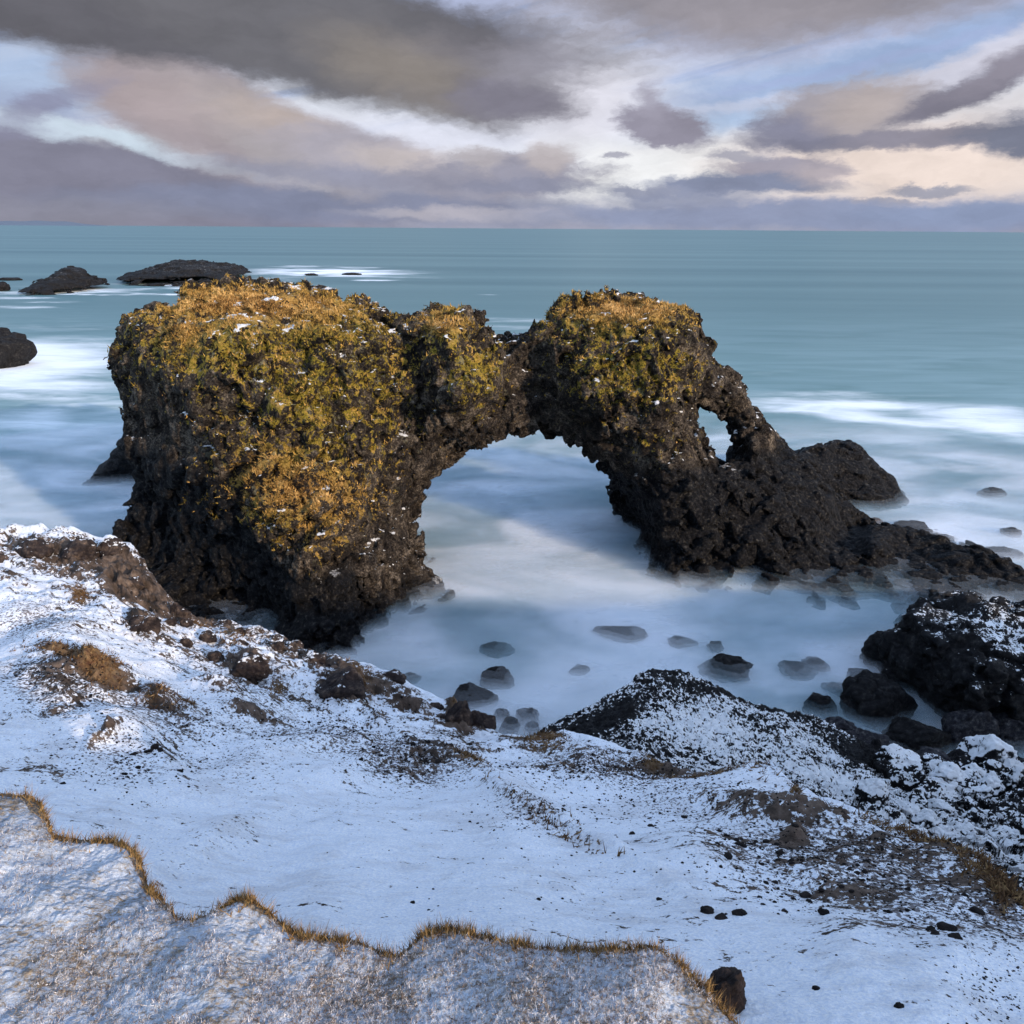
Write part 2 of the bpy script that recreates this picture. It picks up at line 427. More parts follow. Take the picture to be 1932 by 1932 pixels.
def mat_ground():
    m, N = new_mat('snowy_ground')
    g = N.n('ShaderNodeNewGeometry'); P = g.outputs['Position']
    nz = N.n('ShaderNodeSeparateXYZ', {0: g.outputs['Normal']}).outputs[2]
    rock = attr(N, 'rock'); grass = attr(N, 'grass'); bare = attr(N, 'bare'); fine = attr(N, 'fine')
    # strata-following coordinates (long axis parallel to the cliff edge)
    SP = N.n('ShaderNodeMapping', {0: P, 2: (0, 0, math.radians(34)), 3: (.38, 1.5, 1.5)}).outputs[0]
    n1 = N.noise(SP, 3.2, 6, .68); n2 = N.noise(P, 11, 5, .7); n0 = N.noise(SP, .9, 4, .6)
    rc = ramp(N, N.noise(P, 4.5, 7, .7), [(.3, (.020, .016, .013)), (.46, (.058, .042, .033)), (.58, (.12, .088, .070)), (.75, (.21, .165, .135))])
    red = N.mix(N.rng(n0, .5, .62), (.15, .080, .032), (.085, .034, .018))
    rc = N.mix(N.rng(grass, .15, .8, 0, .9), rc, N.mix(N.rng(n2, .4, .6), red, (.22, .14, .065)))
    n28 = N.noise(P, 27, 4, .7)
    th = N.m('ADD', N.m('ADD', N.m('MULTIPLY', n1, .55), N.m('MULTIPLY', n2, .6)), N.m('ADD', N.m('MULTIPLY', n28, .45), N.m('MULTIPLY', n0, .25)))
    th = N.m('ADD', th, N.m('MULTIPLY', rock, .28)); th = N.m('ADD', th, N.m('MULTIPLY', grass, .14)); th = N.m('ADD', th, N.m('MULTIPLY', bare, .5)); th = N.m('ADD', th, N.m('MULTIPLY', fine, .05))
    th = N.m('SUBTRACT', th, N.m('MULTIPLY', N.rng(nz, .5, .98), .16))
    mk = N.rng(th, .955, .98, sm=True)
    # fine dark specks of soil through thin snow
    n4 = N.noise(P, 26, 3, .6); n5 = N.noise(P, 1.3, 4, .6)
    sp = N.rng(N.m('ADD', n4, N.m('MULTIPLY', fine, .27)), .79, .84, 0, .85, sm=True)
    n6 = N.noise(SP, 7.0, 5, .7)
    tn = N.m('MULTIPLY', N.rng(N.m('ADD', n5, N.m('MULTIPLY', n6, .8)), .90, 1.08), .25)
    sc = N.mix(N.rng(N.noise(P, 55, 4, .8), .38, .62), (.60, .67, .80), (.86, .88, .91))
    sc = N.mix(tn, sc, (.30, .26, .25))
    sc = N.mix(sp, sc, (.07, .05, .045))
    col = N.mix(mk, sc, rc)
    bh = N.m('ADD', N.m('MULTIPLY', N.noise(P, 9, 8, .72), 1.0), N.m('MULTIPLY', mk, .35))
    bh = N.m('ADD', bh, N.m('MULTIPLY', N.noise(P, 70, 3, .7), .22))
    finish(N, col, .85, bh, .8, .06, .2)
    return m
def mat_turf():
    m, N = new_mat('frosted_turf')
    g = N.n('ShaderNodeNewGeometry'); P = g.outputs['Position']
    lip = attr(N, 'lip')
    SP = N.n('ShaderNodeMapping', {0: P, 2: (0, 0, math.radians(-40)), 3: (.5, 1.3, 1)}).outputs[0]
    a = N.noise(SP, 48, 5, .75, dist=.8); b = N.noise(P, 3.0, 5, .6); c = N.noise(P, 120, 2, .6)
    f = N.m('ADD', N.m('ADD', N.m('MULTIPLY', a, .9), N.m('MULTIPLY', b, .75)), N.m('MULTIPLY', c, .25))
    f = N.m('ADD', f, N.m('MULTIPLY', lip, .8))
    br = ramp(N, c, [(.36, (.040, .032, .028)), (.5, (.115, .088, .062)), (.64, (.25, .185, .11))])
    fr = N.mix(N.rng(a, .38, .62), (.29, .36, .48), (.66, .71, .79))
    col = N.mix(N.rng(f, .88, 1.12, 0, .93, sm=True), fr, br)
    finish(N, col, .9, N.m('ADD', a, N.m('MULTIPLY', N.noise(P, 150, 3, .7), .3)), .9, .02, .15)
    return m
def mat_blades(name, stops, scale):
    m, N = new_mat(name)
    P = N.n('ShaderNodeNewGeometry').outputs['Position']
    col = ramp(N, N.noise(P, scale, 3, .7), stops)
    b = finish(N, col, .8, spec=.15)
    return m
def mat_water():
    m, N = new_mat('sea_water')
    P = N.n('ShaderNodeNewGeometry').outputs['Position']
    foam = attr(N, 'foam'); far = attr(N, 'far')
    SP = N.vmath('MULTIPLY', P, (.35, 1.0, 1))
    n1 = N.noise(N.vmath('MULTIPLY', P, (.10, .42, 1)), .55, 5, .55, dist=.8)
    n2 = N.noise(SP, .33, 5, .6, dist=1.2); n3 = N.noise(SP, 1.6, 4, .6, dist=.8)
    nf = N.noise(N.vmath('MULTIPLY', P, (.0012, .02, 1)), 1.0, 5, .6)
    sea = N.mix(N.rng(nf, .35, .65), (.026, .090, .100), (.070, .152, .162))
    near = N.mix(N.rng(n1, .35, .65), (.075, .165, .175), (.14, .245, .275))
    col = N.mix(far, near, sea)
    f = N.m('ADD', foam, N.m('ADD', N.m('MULTIPLY', N.m('SUBTRACT', n2, .5), .75), N.m('MULTIPLY', N.m('SUBTRACT', n3, .5), .22)))
    f = N.m('MULTIPLY', N.rng(f, .12, 1.05, 0, .93, sm=True), N.rng(foam, .0, .12))
    col = N.mix(f, col, (.78, .84, .92))
    bsdf = finish(N, col, N.rng(f, 0, 1, .42, .85), N.noise(N.vmath('MULTIPLY', P, (.3, 1, 1)), .8, 5, .6), .25, .12, .35)
    return m
def mat_spray():
    m, N = new_mat('sea_spray')
    P = N.n('ShaderNodeNewGeometry').outputs['Position']
    al = attr(N, 'alpha')
    n = N.noise(N.vmath('MULTIPLY', P, (.5, 1, 1)), .9, 4, .6, dist=.6)
    a = N.m('MULTIPLY', al, N.rng(n, .3, .65, .55, 1.0))
    w = N.noise(N.vmath('MULTIPLY', P, (.16, .30, 1)), .8, 5, .6, dist=1.0)
    wc = N.mix(N.rng(w, .38, .62, sm=True), (.27, .39, .46), (.74, .80, .88))
    d = N.n('ShaderNodeBsdfDiffuse', {0: wc})
    t = N.n('ShaderNodeBsdfTransparent')
    mx = N.n('ShaderNodeMixShader', {0: a, 1: t.outputs[0], 2: d.outputs[0]})
    N.n('ShaderNodeOutputMaterial', {0: mx.outputs[0]})
    return m
M_ARCH = mat_arch(); M_GROUND = mat_ground(); M_TURF = mat_turf(); M_WATER = mat_water(); M_SPRAY = mat_spray()
M_BLACK = mat_darkrock('black_basalt', 0)
M_BLACKSNOW = mat_darkrock('snow_dusted_basalt', 1.0, snowscale=6.5, lo=.56)
M_SNOWCAP = mat_darkrock('snow_capped_basalt', 1.0, snowscale=7.0, lo=.56)
M_BROWN = mat_darkrock('brown_rock', 0, tint=(4.2, 3.0, 2.3))
M_GREY = mat_darkrock('grey_rock', 0, tint=(3.0, 3.0, 3.1))
def mat_tuft():
    m, N = new_mat('arch_grass')
    P = N.n('ShaderNodeNewGeometry').outputs['Position']
    n = N.m('ADD', N.m('MULTIPLY', N.noise(P, 1.3, 3, .6), .5), N.m('MULTIPLY', N.noise(P, 12, 3, .7), .5))
    a = ramp(N, n, [(.40, (.014, .012, .006)), (.46, (.08, .060, .016)), (.51, (.24, .175, .028)), (.56, (.33, .20, .055)), (.66, (.45, .28, .12))])
    b = ramp(N, n, [(.39, (.035, .02, .010)), (.46, (.20, .105, .035)), (.54, (.46, .275, .10)), (.66, (.66, .46, .22))])
    finish(N, N.mix(attr(N, 'gold'), a, b), .85, spec=.1)
    return m
M_TUFT = mat_tuft()
M_BLADE = mat_blades('dry_grass', [(.36, (.05, .028, .012)), (.5, (.17, .10, .038)), (.64, (.36, .23, .09))], 30)
M_BLADE2 = mat_blades('slope_grass', [(.36, (.035, .018, .010)), (.5, (.10, .055, .026)), (.64, (.26, .17, .08))], 14)
M_FROST = mat_blades('frosted_grass', [(.38, (.09, .062, .048)), (.48, (.25, .19, .15)), (.58, (.60, .60, .64))], 60)

# ------------------------------------------------------------------ the sea
def wy(u, v): return float(at_z(u, v, 0.0)[1])
def gauss(U, V, lst):
    o = np.zeros(np.shape(U))
    for g in lst:
        u, v, ru, rv, ang, a = g
        t = math.radians(ang); dx = U-u; dy = V-v
        p = (dx*math.cos(t)+dy*math.sin(t))/ru; q = (-dx*math.sin(t)+dy*math.cos(t))/rv
        o = np.maximum(o, a*np.exp(-(p*p+q*q)))
    return o
def polar(r0, r1, nr, a0, a1, na):
    r = np.geomspace(r0, r1, nr); a = np.linspace(a0, a1, na)
    R, A = np.meshgrid(r, a, indexing='ij')
    X = R*np.sin(A); Y = R*np.cos(A)
    i = np.arange(nr-1)[:, None]*na+np.arange(na-1)[None]
    F = np.stack([i, i+1, i+na+1, i+na], -1).reshape(-1, 4)[:, ::-1]
    return X, Y, F
FOAM = [  # places where long-exposed surf whitens the water
 (620,516,150,9,1,1.2),(380,540,170,7,-2,1.0),(110,553,160,7,-2,.9),(60,690,240,60,0,.95),(60,585,70,10,0,.6),
 (120,820,260,60,0,.55),(130,960,300,60,0,.75),(60,760,200,30,0,.6),(960,618,120,14,0,.45),(940,552,40,4,0,.5),
 (1650,780,300,26,8,.85),(1850,800,200,34,4,.85),(1750,900,260,60,20,.55),(1850,960,260,60,15,.7),(1830,1010,140,30,8,.8),
 (1340,810,60,50,0,.5),(1000,900,230,50,0,.5),(950,960,220,60,0,.75),(1050,1060,230,60,10,.85),(1050,1130,300,60,5,1.0),
 (1200,1140,300,35,5,1.0),(1500,1180,350,40,6,1.0),(900,1230,350,70,0,.75),(1150,1250,500,80,0,.7),(1400,1250,300,60,0,.8),
 (1800,1120,200,30,3,.9),(1700,985,60,10,0,.9),(900,1330,200,50,0,.75),(1650,1330,120,80,0,.85),(1770,1370,60,40,0,1.0),(700,1230,120,40,0,.8)]
def build_sea():
    X, Y, F = polar(3.0, 90000, 760, math.radians(-75), math.radians(75), 620)
    Z = np.zeros_like(X)
    P = np.stack([X, Y, Z], -1).reshape(-1, 3)
    u, v, _ = proj(P)
    wx = fbm(P*np.array([.06, .16, 1]), 1.0, 3); wyv = fbm(P*np.array([.06, .16, 1])+40, 1.0, 3)
    sc = np.clip((v-430)/400, 0.05, 1.2)
    fo = gauss(u+wx*170*sc, v+wyv*70*sc, FOAM)
    d = P[:, 1]
    fo = fo+.38*sstep(-d, -60, -22)
    far = sstep(d, 45, 170)
    o = mesh_obj('sea', P, F, M_WATER, {'foam': fo, 'far': far}, smooth=True)
    tag(o, kind='structure')
    # spray: the surf averaged over a long exposure, thin translucent veils hugging the water around the rocks
    Vs = []; Fs = []; As = []; n = 0
    for z, a in ((.07, .36), (.15, .27), (.25, .20), (.37, .14), (.52, .08)):
        X, Y, F = polar(11, 62, 60, math.radians(-42), math.radians(48), 80)
        P = np.stack([X, Y, np.full_like(X, z)], -1).reshape(-1, 3)
        P[:, 2] += .05*fbm(P, .35, 2)
        al = a*sstep(P[:, 1], 60, 40)*sstep(np.hypot(P[:, 0], P[:, 1]), 11, 13)
        Vs.append(P); Fs.append(F+n); As.append(al); n += len(P)
    o = mesh_obj('sea_spray', np.concatenate(Vs), np.concatenate(Fs), M_SPRAY, {'alpha': np.concatenate(As)}, smooth=True)
    tag(o, 'soft white spray and surf hugging the water around the rocks', 'sea spray', kind='stuff')
build_sea()
# distant headland, far left on the horizon
def headland():
    R = 26000.0; us = np.linspace(-900, 205, 120); V = []
    for u in us:
        d = ray(u, 424); az = math.atan2(d[0], d[1])
        hgt = (14+85*sstep(205-u, 0, 90)*(1+.25*math.sin(u*.02)+.1*math.sin(u*.11)))*(1 if u < 204 else 0)
        for k, (dr, hh) in enumerate(((-900, -5), (-300, hgt*.7), (0, hgt), (1500, hgt*.9), (4000, -5))):
            V.append(((R+dr)*math.sin(az), (R+dr)*math.cos(az), hh))
    V = np.array(V); n = len(us)
    F = [(i*5+k, (i+1)*5+k, (i+1)*5+k+1, i*5+k+1) for i in range(n-1) for k in range(4)]
    m, N = new_mat('far_land'); finish(N, (.085, .115, .165, 1), .9)
    o = mesh_obj('headland', V, F, m, smooth=True); tag(o, kind='structure')
headland()

# ------------------------------------------------------------------ the sea arch
ARCH = [(235,1028),(250,985),(268,940),(276,910),(268,880),(255,850),(250,800),(245,760),(232,730),(230,700),(218,685),(222,660),(233,650),(233,625),(240,610),(262,600),(290,600),(300,590),(335,585),(345,565),(370,550),(400,547),(430,541),(460,545),(490,540),(515,550),(560,548),(600,550),(625,560),(645,572),(680,572),(690,585),(720,590),(735,605),(750,615),(760,625),(790,605),(815,590),(845,590),(865,605),(875,598),(900,600),(920,620),(935,640),(955,644),(982,643),(998,632),(1018,614),(1036,597),(1052,586),(1082,571),(1110,561),(1150,559),(1190,560),(1230,568),(1270,578),(1295,595),(1303,615),(1305,640),(1320,655),(1333,655),(1335,675),(1345,695),(1365,705),(1390,720),(1400,740),(1410,765),(1430,790),(1460,815),(1480,840),(1515,875),(1560,920),(1610,962),(1640,985),(1670,990),(1720,1000),(1780,1013),(1840,1032),(1895,1054),(1930,1078),(1938,1105),(1935,1160),(1900,1250),(1215,1250),(1208,1050),(1207,1012),(1180,992),(1175,960),(1165,920),(1150,890),(1130,860),(1100,832),(1075,820),(1040,803),(1015,800),(985,808),(960,800),(930,815),(900,830),(860,852),(830,870),(805,895),(790,920),(780,950),(785,990),(790,1020),(800,1060),(815,1085),(838,1112),(860,1140),(860,1330),(190,1330)]
HOLE = [(1302,760),(1322,753),(1352,764),(1370,788),(1386,818),(1388,850),(1370,878),(1346,868),(1326,842),(1312,812),(1304,785)]
FRONT = [(640,1245,wy(640,1245)),(700,1190,wy(700,1190)),(760,1155,wy(760,1155)),(845,1130,wy(845,1130)),(560,1270,21.5),(600,1180,21.6),(600,1100,22.4),
 (700,1100,24.2),(780,1060,26.4),(700,1000,25.0),(780,1000,27.8),(650,900,24.6),(500,900,24.0),(400,900,24.8),(300,900,27),(262,950,29),(500,1000,23.3),(570,1060,22.6),(610,1010,23.2),
 (450,1100,25.4),(380,1080,26),(500,1150,24.4),(330,1150,24.0),(400,1010,25.2),(300,1040,27.2),(250,1040,27.6),(260,1110,25.4),(380,1180,23.0),(450,1215,22.4),(440,1045,25.0),(560,1120,22.6),(540,1225,21.9),(300,1220,23.2),
 (450,750,25.4),(350,780,26),(300,700,27.2),(235,690,29.5),(255,800,29),(450,620,26.8),(350,620,27.8),(450,590,28.2),(430,552,31),(600,600,28.2),(620,565,31),(550,700,26),(650,750,26.2),(700,640,27.6),(740,612,30),
 (700,840,26),(760,880,27.3),(840,600,29),(840,650,27.2),(850,700,26.9),(870,770,27.2),(920,720,27.9),(765,680,28.5),(760,760,28.1),(745,820,27.4),(960,700,30.2),(1000,720,30.8),(1000,770,30.6),(965,660,30.2),(1000,795,31.2),(915,640,29),(950,770,29.2),
 (800,900,28.8),(785,950,28.8),(860,850,29.5),(1040,640,30.4),(1100,600,30.6),(1180,565,33),(1180,600,30.2),(1180,700,28.9),(1280,620,30.4),(1300,600,31.6),(1060,700,29.6),(1100,760,28.9),(1200,800,28.4),(1260,750,28.8),
 (1090,820,31.8),(1130,840,30.2),(1150,885,32.4),(1190,900,30.2),(1180,950,33.2),(1215,960,30.6),(1200,1000,33),(1212,1045,30.6),(1240,1000,29.2),(1250,900,28.6),(1300,950,28.6),
 (1290,1095,wy(1290,1106)),(1215,1065,wy(1215,1065)),(1400,1078,wy(1400,1090)),(1500,1102,wy(1500,1116)),(1600,1110,wy(1600,1124)),(1750,1112,wy(1750,1130)),(1900,1112,wy(1900,1130)),(1800,1030,29.6),(1880,1062,28.3),(1840,1080,27.7),(1640,1010,30.4),(1670,1040,29.2),(1700,1090,27.7),(1640,1095,27.6),(1910,1090,27.5),(1720,1012,30.9),(1700,1060,29.2),
 (1350,690,31.2),(1400,760,33),(1295,790,30),(1310,850,30),(1385,790,33.5),(1392,845,33),(1372,880,31),(1420,840,32),(1350,900,29.8),(1475,850,34),(1450,920,30.8),(1550,960,31),(1630,995,32.5),(1500,1010,29.4),(1620,1050,29.2),(1400,1000,28.9)]
THICK = [(300,700,6),(450,700,9),(650,700,7),(500,1000,9),(700,1000,6),(800,1050,4),(450,560,6),(260,900,5),(830,700,4.5),(960,720,2.8),(1000,750,2.6),(1150,700,5.5),(1250,700,5.5),(1200,900,5.2),(1250,1050,6),(1400,760,3.2),(1340,820,3.6),(1450,900,5),(1600,1020,5),(1800,1080,4),(1900,1090,3.5),(1150,580,4),(780,930,3.4),(1180,960,4)]
def rough_arch(p):
    p = p.astype(np.float32)
    lump = fbm(p, .55, 3)
    r = fbm(p*np.array([1, 1, .7]), 1.15, 4, .55, ridged=True)
    w = np.stack([fbm(p+9, .8, 2), fbm(p+31, .8, 2), fbm(p+57, .8, 2)], -1)*.35
    # slanted blocky jointing
    q = p+w; th = .55
    q = np.stack([q[:, 0]*math.cos(th)+q[:, 2]*math.sin(th), q[:, 1], -q[:, 0]*math.sin(th)+q[:, 2]*math.cos(th)], -1)*np.array([.8, 1, 1.5])
    d1, d2, cid = worley(q, .95)
    e1, e2, _ = worley(q+w*.5+3, 2.4)
    fine = fbm(p, 4.5, 3, .6)
    am = 1-.45*sstep(p[:, 0], 9, 15)
    # column joints: upright on the big block, leaning outwards on the right leg
    lean = .15+.6*sstep(p[:, 0], -1, 7)
    c = np.stack([p[:, 0]-p[:, 2]*-lean, p[:, 1], p[:, 2]*.28], -1)+w*.35
    g1, g2, gid = worley(c, 1.5)
    rib = fbm(c*np.array([1, 1, .8]), 2.6, 3, .55, ridged=True)
    out = -.22*lump-.13*r-.34*cid+.30*np.exp(-(d2-d1)*11)+.12*np.exp(-(e2-e1)*10)-.18*gid+.20*np.exp(-(g2-g1)*11)-.12*rib-.15*fine-.02
    return am*out
def build_arch():
    V, F = trace_rock(ARCH, FRONT, THICK, ((-18.5, 22), (19.5, 41), (-1.5, 13)), .085, holes=[HOLE], k=.6, rough=rough_arch, taper=(10, 15))
    Nn, fn = vnormals(V, F)
    u, v, _ = proj(V)
    veg = gauss(u, v, [(450,640,260,110,0,1),(600,760,200,150,0,.95),(560,900,170,120,10,.95),(620,620,150,70,0,1),(400,570,160,40,0,1.3),(600,570,130,30,0,1.2),
        (620,1000,90,90,0,.6),(840,620,70,60,0,1.0),(895,710,65,90,0,1.0),(700,720,120,150,0,.9),(1150,600,160,65,0,1.1),(1190,700,150,90,0,1.0),(1200,580,110,25,0,1.2),(1230,830,90,70,0,.45),(300,620,60,40,0,.5),(700,850,80,90,0,.6),
        (590,1090,40,60,0,.45),(400,760,70,120,0,.55),(500,960,180,70,10,.8)])
    veg = np.clip(veg*1.15, 0, 1.3)*(.8+.5*np.clip(Nn[:, 2]+.3, 0, 1))
    vegf = veg*sstep(V[:, 2], 1.8, 4.2)*sstep(-V[:, 1], -36, -31)
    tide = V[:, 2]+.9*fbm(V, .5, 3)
    edge = 3.9+1.6*sstep(V[:, 0], 1, 7)+2.6*sstep(-V[:, 0], 7.5, 11)-2.4*sstep(V[:, 0], -6.0, -4.5)*sstep(-V[:, 0], -1, 1)  # tide line, raised on right leg and left foot to paint their shade
    wet_shade = 1-sstep(tide, edge-2.4, edge+.4)
    gold = gauss(u, v, [(470,575,210,38,2,1),(1180,585,130,30,0,1),(830,610,60,25,0,.8),(580,930,150,60,10,.85),(480,880,80,40,0,.7),(600,1010,70,50,0,.6),(350,620,60,40,0,.7)])
    base = np.array([-6.0, 27.0, 0.0])
    root = bpy.data.objects.new('sea_arch', None); root.location = base; link(root)
    tag(root, 'tall natural basalt arch in the sea, golden grass and moss on top, large round opening', 'sea arch')
    o = mesh_obj('rock_body', V-base, F, M_ARCH, {'veg': vegf, 'wet_shade': wet_shade, 'gold': gold}); o.parent = root
    # tufts of dry grass growing on it
    fc = V[F].mean(1); fa = np.linalg.norm(fn, axis=1); nn = fn/(fa[:, None]+1e-12)
    topf = gauss(u, v, [(470,575,210,38,2,1),(1180,585,130,30,0,1),(830,610,60,25,0,.8),(580,930,150,60,10,.85),(480,880,80,40,0,.7),(600,1010,70,50,0,.6),(350,620,60,40,0,.7)])[F].mean(1)
    w = np.clip(vegf[F].mean(1)-.25, 0, 1)*fa*(.12+np.clip(nn[:, 2]+.15, 0, 1))*(.35+topf)
    cl = sstep(fbm(fc, 2.6, 4, .65)+.16*topf, .02, .16); w = w*cl
    idx = rng.choice(len(F), 19000, p=w/w.sum())
    c = fc[idx]; nrm = nn[idx]*.6+np.array([0, 0, .55])
    Vb, Fb = blades(c, nrm, .11, .05, 4, spread=.9)
    o = mesh_obj('grass_cover', Vb-base, Fb, M_TUFT, {'gold': np.repeat(topf[idx], 12)}); o.parent = root; o['kind'] = 'stuff'
def blades(c, nrm, hgt, wid, per, spread=.5, hv=.5):
    n = len(c)*per
    c = np.repeat(c, per, 0)+rng.normal(0, wid*.9, (n, 3))*np.array([1, 1, .3]); nr = np.repeat(nrm, per, 0)+rng.normal(0, spread*.6, (n, 3))
    nr /= np.linalg.norm(nr, axis=1, keepdims=True)
    side = np.cross(nr, rng.normal(0, 1, (n, 3))); side /= np.linalg.norm(side, axis=1, keepdims=True)+1e-9
    hh = hgt*(1-hv+2*hv*rng.random((n, 1))); ww = wid*(.5+rng.random((n, 1)))*.5
    lean = rng.normal(0, .25, (n, 3))*hh
    V = np.stack([c-side*ww-nr*hh*.15, c+side*ww-nr*hh*.15, c+nr*hh+lean], 1).reshape(-1, 3)
    return V, np.arange(n*3).reshape(-1, 3)
build_arch()

# ------------------------------------------------------------------ other large rocks
def rough_basic(a=1.0, s=1.0):
    def f(p):
        p = p.astype(np.float32)
        d1, d2, cid = worley(p*np.array([.8, 1, 1.5])+fbm(p, .8*s, 2)[..., None]*.3, .9*s)
        return a*(-.28*fbm(p, .6*s, 3)-.15*fbm(p, 1.3*s, 4, .55, ridged=True)-.13*cid+.15*np.exp(-(d2-d1)*8)-.09*fbm(p, 4.5*s, 3, .6)+.04)
    return f
def rock_thing(name, label, cat, outline, front, thick, box, h, mat, k=1.0, rough=None, attrs=None, group=None):
    V, F = trace_rock(outline, front, thick, box, h, k=k, rough=rough or rough_basic())
    base = np.array([(box[0][0]+box[0][1])/2, (box[1][0]+box[1][1])/2, 0.0])
    a = {'snow': np.zeros(len(V))}
    if attrs:
        a.update(attrs(V))
    o = mesh_obj(name, V, F, mat, a, origin=base)
    tag(o, label, cat, group)
    return o
yb = wy(1640, 968)
rock_thing('rock_cone', 'pointed dark rock hump standing in the sea behind the right foot of the arch', 'sea rock',
    [(1440,880),(1490,856),(1530,850),(1560,838),(1600,833),(1630,845),(1655,880),(1690,915),(1715,945),(1745,966),(1760,1040),(1440,1040)],
    [(1640,972,yb),(1740,966,yb+.6),(1600,900,yb+1.5),(1600,840,yb+3),(1500,860,yb+.5),(1480,960,yb-1.2),(1560,980,yb-.4),(1680,940,yb+.8),(1540,850,yb+2)],
    [(1600,900,5.5),(1600,840,4.5),(1500,900,4),(1700,950,4.5)],
    ((10, 24.5), (yb-4, yb+9), (-1.2, 5.5)), .11, M_ARCH, attrs=lambda V: {'veg': np.full(len(V), .12), 'wet_shade': .66+.4*(1-sstep(V[:, 2], .2, 1.2))})
yl = wy(200, 922)
rock_thing('rock_spur', 'low black rock slanting into the surf at the left side of the arch', 'sea rock',
    [(150,925),(170,896),(200,868),(225,840),(250,808),(330,800),(340,1000),(150,1000)],
    [(165,922,wy(165,922)),(210,905,wy(210,912)),(260,905,wy(260,908)),(250,820,yl+.5),(300,850,yl)],
    [(200,900,4),(300,850,5)], ((-25, -13), (yl-5, yl+9), (-1.2, 5)), .12, M_BLACK)
ys = wy(340, 541)
rock_thing('skerry', 'long low black skerry far out with surf at its right end', 'skerry',
    [(205,545),(213,533),(235,520),(260,512),(300,503),(330,493),(370,494),(400,496),(440,500),(465,508),(482,519),(500,526),(500,560),(205,560)],
    [(340,540,ys),(220,538,ys+3),(480,524,ys+22),(420,532,ys+8),(340,495,ys+14)], [(340,520,22),(220,530,8),(470,515,10)],
    ((-108, -55), (ys-12, ys+60), (-2, 8.5)), .5, M_ARCH, k=2.5, rough=rough_basic(3.2, .5), attrs=lambda V: {'veg': np.full(len(V), .08), 'wet_shade': .64+.4*(1-sstep(V[:, 2], 1, 3))})
ys = wy(100, 556)
rock_thing('skerry', 'peaked black skerry far out at the left, left of the longer one', 'skerry',
    [(20,562),(35,550),(60,538),(90,528),(110,515),(130,506),(150,509),(170,519),(205,533),(205,560),(110,575),(20,575)],
    [(100,552,ys),(30,556,ys-3),(190,538,ys+14),(130,508,ys+12)], [(120,530,16),(40,550,6),(190,535,6)],
    ((-130, -92), (ys-12, ys+45), (-2, 8.5)), .5, M_ARCH, k=2.0, rough=rough_basic(3.2, .5), attrs=lambda V: {'veg': np.full(len(V), .08), 'wet_shade': .64+.4*(1-sstep(V[:, 2], 1, 3))})
# big black rock at the right edge
yr = wy(1700, 1340)
rock_thing('shore_rock', 'huge black rock dusted with snow at the right edge of the shore', 'shore rock',
    [(1615,1250),(1650,1230),(1665,1200),(1690,1175),(1712,1155),(1760,1140),(1790,1130),(1812,1120),(1850,1135),(1880,1145),(1932,1155),(2050,1175),(2200,1200),(2300,1260),(2300,1480),(1850,1480),(1780,1400),(1730,1340),(1700,1310),(1640,1275)],
    [(1630,1250,wy(1630,1262)),(1700,1300,wy(1700,1312)),(1760,1345,wy(1760,1355)),(1850,1395,wy(1850,1400)),(2000,1420,wy(2000,1410)),(2200,1420,wy(2200,1410)),
     (1812,1125,21.0),(1750,1180,19.6),(1850,1200,18.7),(1950,1180,19.5),(2000,1250,17.5),(1850,1300,16.8),(2150,1200,20),(1700,1200,20.2),(1720,1260,19.2)],
    [(1700,1250,4),(1850,1200,6),(2100,1250,7)], ((8, 24), (13, 27.5), (-1, 6.2)), .085, M_BLACKSNOW, k=.6,
    rough=rough_basic(1.6, 1.2), attrs=lambda V: {'snow': (lambda u, v: gauss(u, v, [(1920,1200,140,80,20,.62),(1780,1160,90,22,0,.40),(1990,1260,120,90,0,.6)])-.55)(*proj(V)[:2])})

# ------------------------------------------------------------------ ground layers
def layer(name, sil, ctrl, uarr, vmax, nv, vext, disp, attrs, mat, skirt, smooth=True, silnoise=None):
    f = rbf([(u, v, float(at_y(u, v, y)[2])) for (u, v, y) in ctrl])
    su = np.array(sil, float)
    S = np.interp(uarr, su[:, 0], su[:, 1])
    t = np.concatenate([np.linspace(0, 1, nv), 1+np.linspace(0, 1, 26)[1:]**1.5*vext])
    U = np.repeat(uarr[:, None], len(t), 1)
    VV = S[:, None]+t[None]*(vmax-S[:, None])
    Z = f(U, VV)
    P = at_z(U, VV, Z)
    dz = disp(P, U, VV); P[..., 2] += dz
    A = attrs(P, U, VV)
    # skirt: the slope falls away behind the crest
    rows = []; e = P[:, 0, :].copy(); dirv = e[:, :2]/np.linalg.norm(e[:, :2], axis=1, keepdims=True)
    tot, slope, ns = skirt
    for k in range(1, ns+1):
        s = tot*(k/ns)**1.6
        r = e.copy(); r[:, :2] += dirv*s; r[:, 2] -= s*slope*(min(1, .35+1.3*k/ns))
        r[:, 2] += .35*min(1, s)*fbm(r, .9, 4)*min(1, tot/3)
        rows.append(r)
    K = np.stack(rows[::-1], 1); P = np.concatenate([K, P], 1)
    A = {k_: np.concatenate([np.repeat(a[:, :1], ns, 1), a], 1) for k_, a in A.items()}
    nu, nt = P.shape[:2]
    i = np.arange(nu-1)[:, None]*nt+np.arange(nt-1)[None]
    F = np.stack([i, i+1, i+nt+1, i+nt], -1).reshape(-1, 4)
    V = P.reshape(-1, 3)
    o = mesh_obj(name, V, F, mat, {k_: a.ravel() for k_, a in A.items()}, smooth=smooth)
    return o, f
def uar(a, b, n, lo, hi, m=30):
    return np.concatenate([a-(np.linspace(1, 0, m)[:-1]**1.7)*(a-lo), np.linspace(a, b, n), b+(np.linspace(0, 1, m)[1:]**1.7)*(hi-b)])

